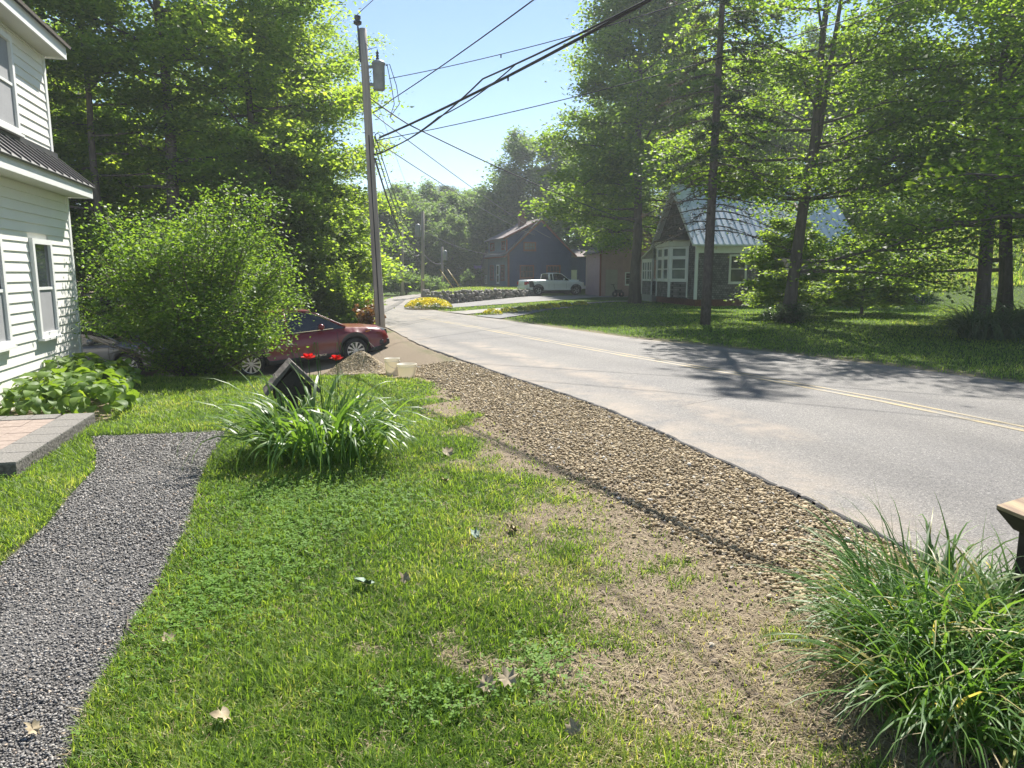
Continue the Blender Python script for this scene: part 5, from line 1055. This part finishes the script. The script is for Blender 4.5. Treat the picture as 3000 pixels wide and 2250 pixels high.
wag = dict(L=4.8, W=1.84, ar=.41, r=.348, tw=.225, rim=.245, wx=(1.40, -1.345), deck=[(-2.4, .78), (-2.36, .98), (-2.2, 1.04), (0, 1.03), (.95, 1.03), (1.2, 1.025), (1.8, .955), (2.2, .87), (2.34, .78), (2.4, .62)], sill=[.42, .30, .27, .27, .30, .40], nose=.62, tail=.45, taper=.30, sh=.13, clad=.10, paint='red_paint', cladmat='black_plastic', belt=1.02, wb=.90, wr=.66, crown=.035,
           roof=[(-2.3, 1.03), (-2.05, 1.45), (-1.6, 1.58), (-.6, 1.645), (.1, 1.6), (.45, 1.5), (1.2, 1.03)], rg=-2.0, ws=.32, pillars=[(-1.35, .035), (-.35, .04)], chrome=True, seams=[.95, -.3, -1.2],
           lamps=[('headlight', 'lamp_lens', (1.86, 2.28), (.70, .86), (.86, .66)), ('turn_lamp', 'amber', (1.72, 1.86), (.80, .86), (.895, .862)), ('tail_lamp', 'tail_lens', (-2.25, -2.42), (.82, 1.0), (.86, .78))])
red = car('station_wagon', 'dark red station wagon parked nose towards the road by the gravel heap', 'car', (-5.9, 19.78, -.585), R(23), R(-5.2), wag)
b = MB(); b.tube([(-1.75, .55, 1.66), (-.6, .56, 1.70), (.1, .55, 1.66)], .018, 6); b.tube([(-1.75, -.55, 1.66), (-.6, -.56, 1.70), (.1, -.55, 1.66)], .018, 6); b.obj('roof_rail', M['black_plastic'], red)
b = MB(); b.b2(2.12, 2.40, -.72, .72, .40, .56); b.b2(2.02, 2.2, -.86, -.7, .42, .56); b.b2(2.02, 2.2, .7, .86, .42, .56); b.obj('bumper', M['black_plastic'], red, bevel=.03)
b = MB(); b.b2(2.3, 2.405, -.45, .45, .62, .80); b.obj('grille', M['black_plastic'], red)
for s in (1, -1): b = MB(); b.lathe([(.001, .02), (.05, .015), (.055, -.03)], (0, 0, 0), 12); o = b.obj('fog_lamp', M['lamp_lens'], red); o.location = (2.26, s * .72, .5); o.rotation_euler = (0, R(90), s * R(35))
def text(body, size, parent, loc, rot, mat, name='lettering'):
    cu = bpy.data.curves.new(name, 'FONT'); cu.body = body; cu.size = size; cu.align_x = 'CENTER'; cu.extrude = .002; cu.materials.append(M[mat]); o = bpy.data.objects.new(name, cu); C.objects.link(o); me = bpy.data.meshes.new_from_object(o.evaluated_get(bpy.context.evaluated_depsgraph_get())); bpy.data.objects.remove(o); o = bpy.data.objects.new(name, me); C.objects.link(o); o.parent = parent; o.location = loc; o.rotation_euler = rot; return o
text('OUTBACK', .075, red, (.42, -.936, .335), (R(90), 0, 0), 'chrome')
g = dict(wag); g.update(paint='grey_paint', seams=[.95, -.3, -1.2])
car('station_wagon', 'dark grey car parked behind the hostas and the lilac bush', 'car', (-12.2, 20.35, -1.0), R(8), R(-3), g)
ram = dict(L=5.75, W=2.0, ar=.50, r=.42, tw=.29, rim=.26, wx=(1.92, -1.72), deck=[(-2.87, 1.0), (-2.85, 1.32), (-2.6, 1.34), (-.75, 1.36), (-.7, 1.36), (1.0, 1.34), (1.15, 1.30), (2.3, 1.24), (2.62, 1.16), (2.8, 1.0), (2.87, .72)], sill=[.62, .52, .46, .46, .55, .6], nose=.45, tail=.2, taper=.16, sh=.10, clad=.06, paint='white_paint', cladmat='white_paint', belt=1.33, wb=.90, wr=.74, crown=.03,
           roof=[(-.72, 1.34), (-.66, 1.86), (-.3, 1.96), (.3, 1.96), (.6, 1.9), (1.3, 1.34)], rg=-.6, ws=.5, pillars=[(-.62, .08), (-.3, .05)], seams=[-.72, .98, -.2], spokes=5,
           lamps=[('headlight', 'lamp_lens', (2.45, 2.80), (.92, 1.12), (.96, .80)), ('tail_lamp', 'tail_lens', (-2.62, -2.89), (.92, 1.2), (1.0, .96))])
tr = car('pickup_truck', 'white pickup truck with a black bed stripe on the driveway', 'truck', (3.55, 64.0, .06), R(21), 0, ram)
b = MB(); b.add([(-2.55, -1.008, .72), (-2.05, -1.008, .72), (-2.25, -1.008, 1.30), (-2.62, -1.008, 1.30), (-2.55, -.99, .72), (-2.05, -.99, .72), (-2.25, -.99, 1.30), (-2.62, -.99, 1.30)], [(0, 1, 2, 3), (0, 1, 5, 4), (1, 2, 6, 5), (2, 3, 7, 6), (3, 0, 4, 7)]); b.obj('bed_stripe', M['black_plastic'], tr)
b = MB()
for w_ in ram['wx']:
    pts = [(w_ + .53 * math.cos(a), -1.0, .42 + .53 * math.sin(a)) for a in np.linspace(.25, 2.9, 14)]; b.tube(pts, .045, 6); b.tube([(p[0], 1.0, p[2]) for p in pts], .045, 6)
b.obj('fender_flare', M['black_plastic'], tr, True)
b = MB(); b.b2(2.66, 2.95, -.9, .9, .56, .80); b.b2(-2.98, -2.8, -.92, .92, .56, .78); b.obj('bumper', M['white_paint'], tr, bevel=.05)
b = MB(); b.b2(1.5, 2.5, -.42, .42, 1.24, 1.36); b.obj('hood_scoop', M['white_paint'], tr, bevel=.05)
b = MB(); b.b2(-2.75, -.78, -.82, .82, 1.32, 1.345); b.obj('bed_cover', M['white_paint'], tr)

# ------------------------------------------------------------------ poles and wires
PB = np.array((-4.34, 23.5, gz(-4.34, 23.5) - .1)); PTp = np.array((-4.64, 23.5, 9.5))
def on_pole(z): return PB + (PTp - PB) * ((z - PB[2]) / (PTp[2] - PB[2]))
up_ = thing('utility_pole', 'tall weathered utility pole with a grey transformer, beside the red car', 'utility pole', tuple(PB))
b = MB(); b.tube([tuple(on_pole(z) - PB) for z in np.linspace(PB[2], 9.5, 9)], list(np.linspace(.165, .115, 9)), 16); b.obj('pole', M['pole_wood'], up_, True)
b = MB()
for z in (8.9, 8.6, 7.9, 7.6, 6.4, 6.0):
    b = MB(); p = on_pole(z) - PB; b.tube([(p[0] - .2, p[1], p[2]), (p[0] + .2, p[1], p[2])], .013, 5); b.obj('bolt', M['insulator'], up_)
b = MB(); p = on_pole(9.0) - PB; b.tube([(p[0] - .1, p[1] - .05, p[2] - .5), (p[0] - .15, p[1] - .06, p[2] + .55)], .03, 6); b.obj('insulator_pin', M['insulator'], up_)
b = MB(); q = on_pole(9.75) - PB; b.lathe([(.03, -.18), (.12, -.13), (.13, -.06), (.06, -.02), (.10, .02), (.10, .1), (.001, .14)], (q[0] - .13, q[1] - .06, q[2]), 14); b.obj('insulator', M['insulator'], up_, True)
p = on_pole(8.1) - PB
b = MB(); b.lathe([(.001, -.42), (.17, -.42), (.18, -.4), (.19, .32), (.22, .34), (.22, .37), (.15, .44), (.001, .48)], (p[0] + .43, p[1] - .05, p[2]), 20); tf_ = b.obj('transformer', M['transformer'], up_, True)
b = MB(); b.tube([(p[0] + .1, p[1], p[2] + .28), (p[0] + .3, p[1], p[2] + .28)], .05, 6); b.tube([(p[0] + .1, p[1], p[2] - .25), (p[0] + .3, p[1], p[2] - .25)], .05, 6); b.obj('bracket', M['transformer'], tf_)
b = MB(); b.lathe([(.03, 0), (.055, .05), (.03, .09), (.055, .13), (.03, .17), (.055, .21), (.02, .27), (.001, .36)], (p[0] + .40, p[1] - .05, p[2] + .46), 10); b.obj('bushing', M['insulator'], tf_, True)
b = MB()
for k, dx in enumerate((.0, .16)): b.tube([(p[0] + .66, p[1] - .05, p[2] + .3), (p[0] + .70 + dx * .5, p[1] - .1, p[2] + .34), (p[0] + .82 + dx, p[1] - .1, p[2] - .3), (p[0] + .9 + dx, p[1] - .1, p[2] - .85), (p[0] + .75, p[1] - .1, p[2] - 1.25), (p[0] + .9, p[1] - .1, p[2] - 1.4)], .012, 5)
b.tube([(p[0] + .05, p[1] - .1, p[2] + .95), (p[0] + .2, p[1] - .1, p[2] + .78), (p[0] + .4, p[1] - .05, p[2] + .85)], .009, 5); b.obj('lead', M['cable'], tf_)
b = MB(); ring = [(p[0] + .42 + .2 * math.cos(a), p[1] - .12, p[2] - 2.0 + .3 * math.sin(a)) for a in np.linspace(.8, 6.2, 16)]; b.tube(ring, .01, 4); b.tube([(p[0] + .34 + .09 * math.cos(a), p[1] - .12, p[2] - 1.85 + .11 * math.sin(a)) for a in np.linspace(0, 6.28, 14)], .01, 4); b.obj('wire_loop', M['cable'], up_)
b = MB(); b.tube([tuple(on_pole(z) - PB + np.array((.02 if z > 4 else .02, -.175 if z < 6 else -.15, 0))) for z in (.3, 2, 3.2, 4, 5, 6.3)], .018, 5); b.obj('ground_wire', M['cable'], up_)
def wire(label, pts, sag, r, mat='cable', n=28, clamp=()):
    P = [np.array(q, float) for q in pts]; out = []
    for a_, b_, s in zip(P[:-1], P[1:], sag if hasattr(sag, '__len__') else [sag]):
        for t in np.linspace(0, 1, n): out.append(a_ + (b_ - a_) * t - np.array((0, 0, s * 4 * t * (1 - t))))
    w = MB(); w.tube(out, r, 6)
    for i in clamp: q = out[i]; w.tube([q - np.array((0, 0, .0)), q - np.array((0, 0, .10))], .02, 5)
    o = w.obj('overhead_wire', M[mat], None, True); tag(o, label, 'wire', 'overhead wires'); return o
T0 = lambda z, dx=.16: on_pole(z) + np.array((dx, -.05, 0))
E0 = lambda z, k=38: np.array((-4.34 + .49 * k, 23.5 - .87 * k, z))
wire('thin primary wire leaving the insulator on top of the big pole', [on_pole(9.75) + np.array((-.14, -.06, .14)), E0(10.6)], .4, .010)
wire('thick bundled cable running overhead from the big pole, stoutest of all', [T0(6.25, .35), E0(8.3)], .75, .030, clamp=(6, 8, 10, 12, 14))
wire('second cable that joins the thick bundle a little way from the big pole', [T0(5.75, .12), T0(5.85, .5) + np.array((.1, -.2, 0)), E0(6.35, 7.5), E0(8.2)], [.05, .18, .72], .019)
wire('slack loop of cable hanging under the thick bundle', [T0(5.72, .14), E0(5.98, 5.0), E0(6.3, 9)], [.12, .1], .014)
wire('twisted service cable from mid-pole rising over the thick bundle', [T0(7.0, .16), T0(7.1, .6) + np.array((.3, -.8, .1)), (-4.34 + .44 * 38, 23.5 - .9 * 38, 8.2)], [.03, .55], .014)
wire('knotted thin wire crossing the sky from the transformer side', [T0(8.02, .75), (12.0, 17.0, 10.8)], .45, .012, clamp=(6, 12, 16))
wire('plain dark wire running under the thick bundle towards the trees', [T0(6.15, .2), (12.9, 18.0, 9.5)], .35, .013)
wire('service drop from the big pole to the eaves of the shingled cottage', [T0(7.45, .1), T0(6.75, .9) + np.array((.3, .5, 0)), (9.6, 47.0, 4.75)], [.02, .3], .02)
wire('upper thin wire from the big pole to the blue house', [T0(6.95, .2), (4.2, 76.5, 5.6)], .3, .016, 'cable_grey')
wire('lower thin wire from the big pole to the blue house', [T0(6.15, .2), (2.5, 75.8, 5.9)], .3, .016, 'cable_grey')
P2, P3, P4 = np.array((-9.5, 62, 0)), np.array((-7.25, 58, 0)), np.array((-7.3, 75, .1))
for i, (z0, z1, dx, lb) in enumerate([(9.3, 6.9, -.2, 'hair-thin line from the top of the big pole to the second pole'), (6.3, 4.2, .2, 'outermost cable of those dipping along the road to the second pole'), (5.9, 3.9, .2, 'middle cable of those dipping along the road to the second pole'), (5.6, 3.5, .15, 'thick black cable of those dipping along the road to the second pole')]):
    wire(lb, [T0(z0, dx), P3 + np.array((-.2, 0, z1))], (.5, .7, .9, 1.15)[i], (.008, .018, .018, .03)[i], 'cable_grey' if i == 0 else 'cable')
def pole2(label, base, h, r, lean, trans=0):
    t = thing('utility_pole', label, 'utility pole', tuple(base)); b = MB(); b.tube([(0, 0, -.2), (lean, 0, h)], [r, r * .75], 10); b.obj('pole', M['pole_wood'], t, True)
    if trans: b = MB(); b.lathe([(.001, -.5), (.22, -.48), (.22, .4), (.15, .5), (.001, .55)], (lean + trans, 0, h - 1.5 if h > 6 else h - .9), 12); b.obj('transformer', M['transformer'], t, True); b = MB(); b.tube([(lean, 0, h - 1.4 if h > 6 else h - .8), (lean + trans, 0, h - 1.4 if h > 6 else h - .8)], .06, 5); b.obj('bracket', M['steel'], t)
    return t
pole2('thin leaning pole standing among the verge shrubs', P2, 5.6, .13, .1); pole2('second utility pole with a transformer, behind the yellow flower mound', P3, 6.85, .15, .15, -.42); pole2('farthest utility pole with yellow guy guards at its foot', P4, 4.6, .15, .05, .3)
for i, (x0, lb) in enumerate([(1.1, 'yellow guy-wire guard leaning on the farthest pole, longer one'), (1.9, 'yellow guy-wire guard of the farthest pole, nearer the stone wall')]):
    b = MB(); b.tube([(P4[0] + x0 + .4, 74.5, .0), (P4[0] + x0 - 1.3, 74.6, 2.4)], .045, 8); tag(b.obj('guy_guard', M['yellow_plastic'], None, True), lb, 'guy guard')
wire('pale sagging wire between the thin pole and the second pole', [P2 + np.array((.1, 0, 4.9)), P3 + np.array((.0, 0, 4.4))], .9, .02, 'cable_grey'); wire('low wire looping from the second pole to the blue house', [P3 + np.array((.1, 0, 5.4)), (-.6, 74, 3.9)], .6, .02, 'cable_grey'); wire('twin cable sagging from the second pole to the farthest pole', [P3 + np.array((.1, 0, 3.6)), P4 + np.array((0, 0, 2.9))], .35, .03, 'cable_grey'); wire('grey wire from the bushes to the second pole transformer', [(-15.5, 56, 3.4), P3 + np.array((-.3, 0, 5.0))], .2, .02, 'cable_grey')

# ------------------------------------------------------------------ small things
def pail(name, label, loc, r0, r1, h, rim=.012, tilt=(0, 0), handle=True):
    t = thing(name, label, 'bucket', loc, .6, None, *tilt); b = MB(); b.lathe([(.001, .004), (r0 * .97, 0), (r0, .01), (r1, h * .82), (r1 + rim, h * .83), (r1 + rim, h * .86), (r1 + .003, h * .87), (r1 + .004, h * .97), (r1 + rim, h * .975), (r1 + rim, h), (r1 - .005, h), (r0 - .008, .02), (.001, .016)], (0, 0, 0), 32); b.obj('body', M['bucket'], t, True)
    if handle: b = MB(); b.tube([(r1 * math.cos(a), -abs(r1 * 1.0 * math.sin(a)) - .012, h * .9 - abs(math.sin(a)) * .15) for a in np.linspace(0, math.pi, 16)], .004, 5); b.obj('handle', M['steel'], t)
pail('bucket', 'tall off-white plastic pail with a wire handle beside the gravel heap', at(-2.45, 14.4), .125, .15, .37); pail('bucket', 'squat wide off-white plastic tub next to the tall pail', at(-2.05, 13.72), .155, .185, .27, handle=False)
def gabled_post(label, loc, rz):
    t = thing('wooden_post', label, 'wooden post', loc, rz); hw, ez, pz, dp = .27, .60, .90, .20
    b = MB(); b.b2(-.06, .06, -.06, .06, -.1, .60); b.b2(-.14, -.10, -.05, .05, -.1, .60); b.b2(.10, .14, -.05, .05, -.1, .60); b.obj('post', M['wood_under'], t, bevel=.004)
    b = MB(); b.ext([(-hw + .06, ez - .07), (hw - .06, ez - .07), (hw - .06, ez + .05), (0, pz - .04), (-hw + .06, ez + .05)], 'y', -dp + .03, dp - .03); b.obj('gable_box', M['wood_under'], t, bevel=.003)
    for s in (1, -1):
        b = MB(); nn = 2
        for k in range(nn):   # two boards to each slope
            f0, f1 = k / nn + (.006 if k else 0), (k + 1) / nn; p = lambda f: (s * (hw + .02) * (1 - f) + s * .001, ez - .03 + (pz - ez + .055) * f); (xa, za), (xb, zb) = p(f0), p(f1); nx_, nz_ = s * .03, .03
            b.ext([(xa, za), (xb, zb), (xb + nx_ * (k < nn - 1), zb + nz_ * 1.3), (xa + nx_, za + nz_)], 'y', -dp - .02, dp + .02)
        b.obj('roof', M['wood_dark'] if loc[0] < 0 else M['wood_top'], t, bevel=.004)
gabled_post('dark gable-topped wooden post half buried in the daylilies', (-2.64, 8.4, .02), R(22))
def capped_post(label, tip, e1, e2, l1, l2):   # square cap on chamfered sides, one corner (tip) towards the path
    t = thing('wooden_post', label, 'wooden post', (tip[0], tip[1], 0)); z = tip[2]
    a, b_ = np.array(e1) * l1, np.array(e2) * l2; q = [np.zeros(2), b_, a + b_, a]; c_ = (a + b_) / 2; ins = lambda p, f: tuple(c_ + (p - c_) * f)
    m = MB(); lay = [(1.0, z), (1.0, z - .022), (.5, z - .12)]; vs = [(*ins(p, f), zz) for f, zz in lay[1:] for p in q]; m.add(vs, [(0, 1, 5, 4), (1, 2, 6, 5), (2, 3, 7, 6), (3, 0, 4, 7), (4, 5, 6, 7)]); m.obj('chamfer', M['wood_under'], t)
    m = MB(); m.prism([tuple(p) for p in q], z - .0215, z); m.obj('cap', M['wood_top'], t, bevel=.003); m = MB(); m.prism([ins(p, .34) for p in q], -.1, z - .121); m.obj('post', M['wood_under'], t)
capped_post('mossy wooden post cap poking in behind the tall grass', (CAP[0][0], CAP[0][1], .80), *CAP[1:])
gr = thing('barbecue_grill', 'black barbecue grill with a shiny domed lid on the far lawn', 'grill', at(26.0, 46.0), R(20)); b = MB(); b.lathe([(.001, 1.36), (.2, 1.34), (.33, 1.25), (.38, 1.12), (.36, 1.10)], (0, 0, 0), 20); b.obj('lid', M['grill_black'], gr, True)
b = MB(); b.b2(-.4, .4, -.26, .26, .88, 1.09); b.b2(-.85, -.41, -.24, .24, 1.0, 1.03); b.b2(.41, .85, -.24, .24, 1.0, 1.03); b.obj('firebox', M['grill_black'], gr)
b = MB()
for sx_ in (-1, 1):
    for sy_ in (-1, 1): b.b2(.34 * sx_ - .02, .34 * sx_ + .02, .2 * sy_ - .02, .2 * sy_ + .02, .1, .88)
b.b2(-.45, .45, -.26, .26, .2, .24); b.lathe([(.09, -.03), (.1, 0), (.09, .03)], (.36, -.27, .1), 12, 'y'); b.lathe([(.09, -.03), (.1, 0), (.09, .03)], (.36, .27, .1), 12, 'y'); b.obj('cart', M['black_plastic'], gr); b = MB(); b.lathe([(.001, 0), (.15, .02), (.16, .3), (.1, .38), (.001, .4)], (.1, 0, .25), 12); b.obj('gas_bottle', M['steel'], gr, True)
bk = thing('garden_tractor', 'small dark garden machine in front of the pink garage', 'garden machine', (9.0, 60.6, 0.0), R(30)); b = MB()
for sx_ in (-.35, .35): b.lathe([(.12, -.06), (.25, -.05), (.26, .05), (.12, .06)], (sx_, 0, .25), 16, 'y')
b.obj('wheel', M['rubber'], bk); b = MB(); b.b2(-.3, .3, -.15, .15, .35, .62); b.tube([(-.3, 0, .55), (-.55, 0, 1.0), (-.62, .0, 1.05)], .025, 6); b.tube([(-.62, -.25, 1.05), (-.62, .25, 1.05)], .02, 6); b.obj('frame', M['black_plastic'], bk, bevel=.04)

hz_ = MB(); hz_.b2(-225, 225, -65, 335, -4, 40); hm, hnt, hb = newmat('haze'); hnt.nodes.remove(hb); pv_ = hnt.nodes.new('ShaderNodeVolumePrincipled'); pv_.inputs['Color'].default_value = (.86, .92, 1, 1); pv_.inputs['Density'].default_value = HAZE; pv_.inputs['Anisotropy'].default_value = .35
L(hnt, pv_.outputs[0], hnt.nodes['Material Output'].inputs['Volume'])
tag(hz_.obj('haze', hm), kind='stuff')
# ------------------------------------------------------------------ camera, sun, sky
cam = bpy.data.cameras.new('camera'); co_ = bpy.data.objects.new('camera', cam); C.objects.link(co_); bpy.context.scene.camera = co_
TH = math.atan(239.5 / 1534); co_.location = (0, 0, 2.0); co_.rotation_euler = (math.pi / 2 - TH, 0, 0); cam.sensor_width = 36; cam.lens = 36 * 1534 / 2212; cam.clip_end = 3000; cam.clip_start = .05
AZ, EL = R(13), R(47)
sl = bpy.data.lights.new('sun', 'SUN'); sl.energy = 4.8; sl.angle = R(.55); sl.color = (1, .95, .87); so = bpy.data.objects.new('sun', sl); C.objects.link(so)
so.rotation_euler = (math.pi / 2 - EL, 0, math.pi - AZ)
sc = bpy.context.scene; wd = bpy.data.worlds.new('World'); sc.world = wd; wd.use_nodes = True; nt = wd.node_tree; bg = nt.nodes['Background']
sk = nt.nodes.new('ShaderNodeTexSky'); sk.sky_type = 'NISHITA'; sk.sun_disc = False; sk.sun_elevation = EL; sk.sun_rotation = AZ; sk.air_density = 1.0; sk.dust_density = .0; sk.ozone_density = 2.6
L(nt, sk.outputs[0], bg.inputs[0]); bg.inputs[1].default_value = .065
sc.view_settings.view_transform = 'Standard'; sc.view_settings.look = 'None'; sc.view_settings.exposure = 1.25; sc.view_settings.gamma = 1
sc.cycles.max_bounces = 10; sc.cycles.transmission_bounces = 8; sc.cycles.diffuse_bounces = 6; sc.cycles.volume_bounces = 1; sc.cycles.glossy_bounces = 3
sc.cycles.use_denoising = True
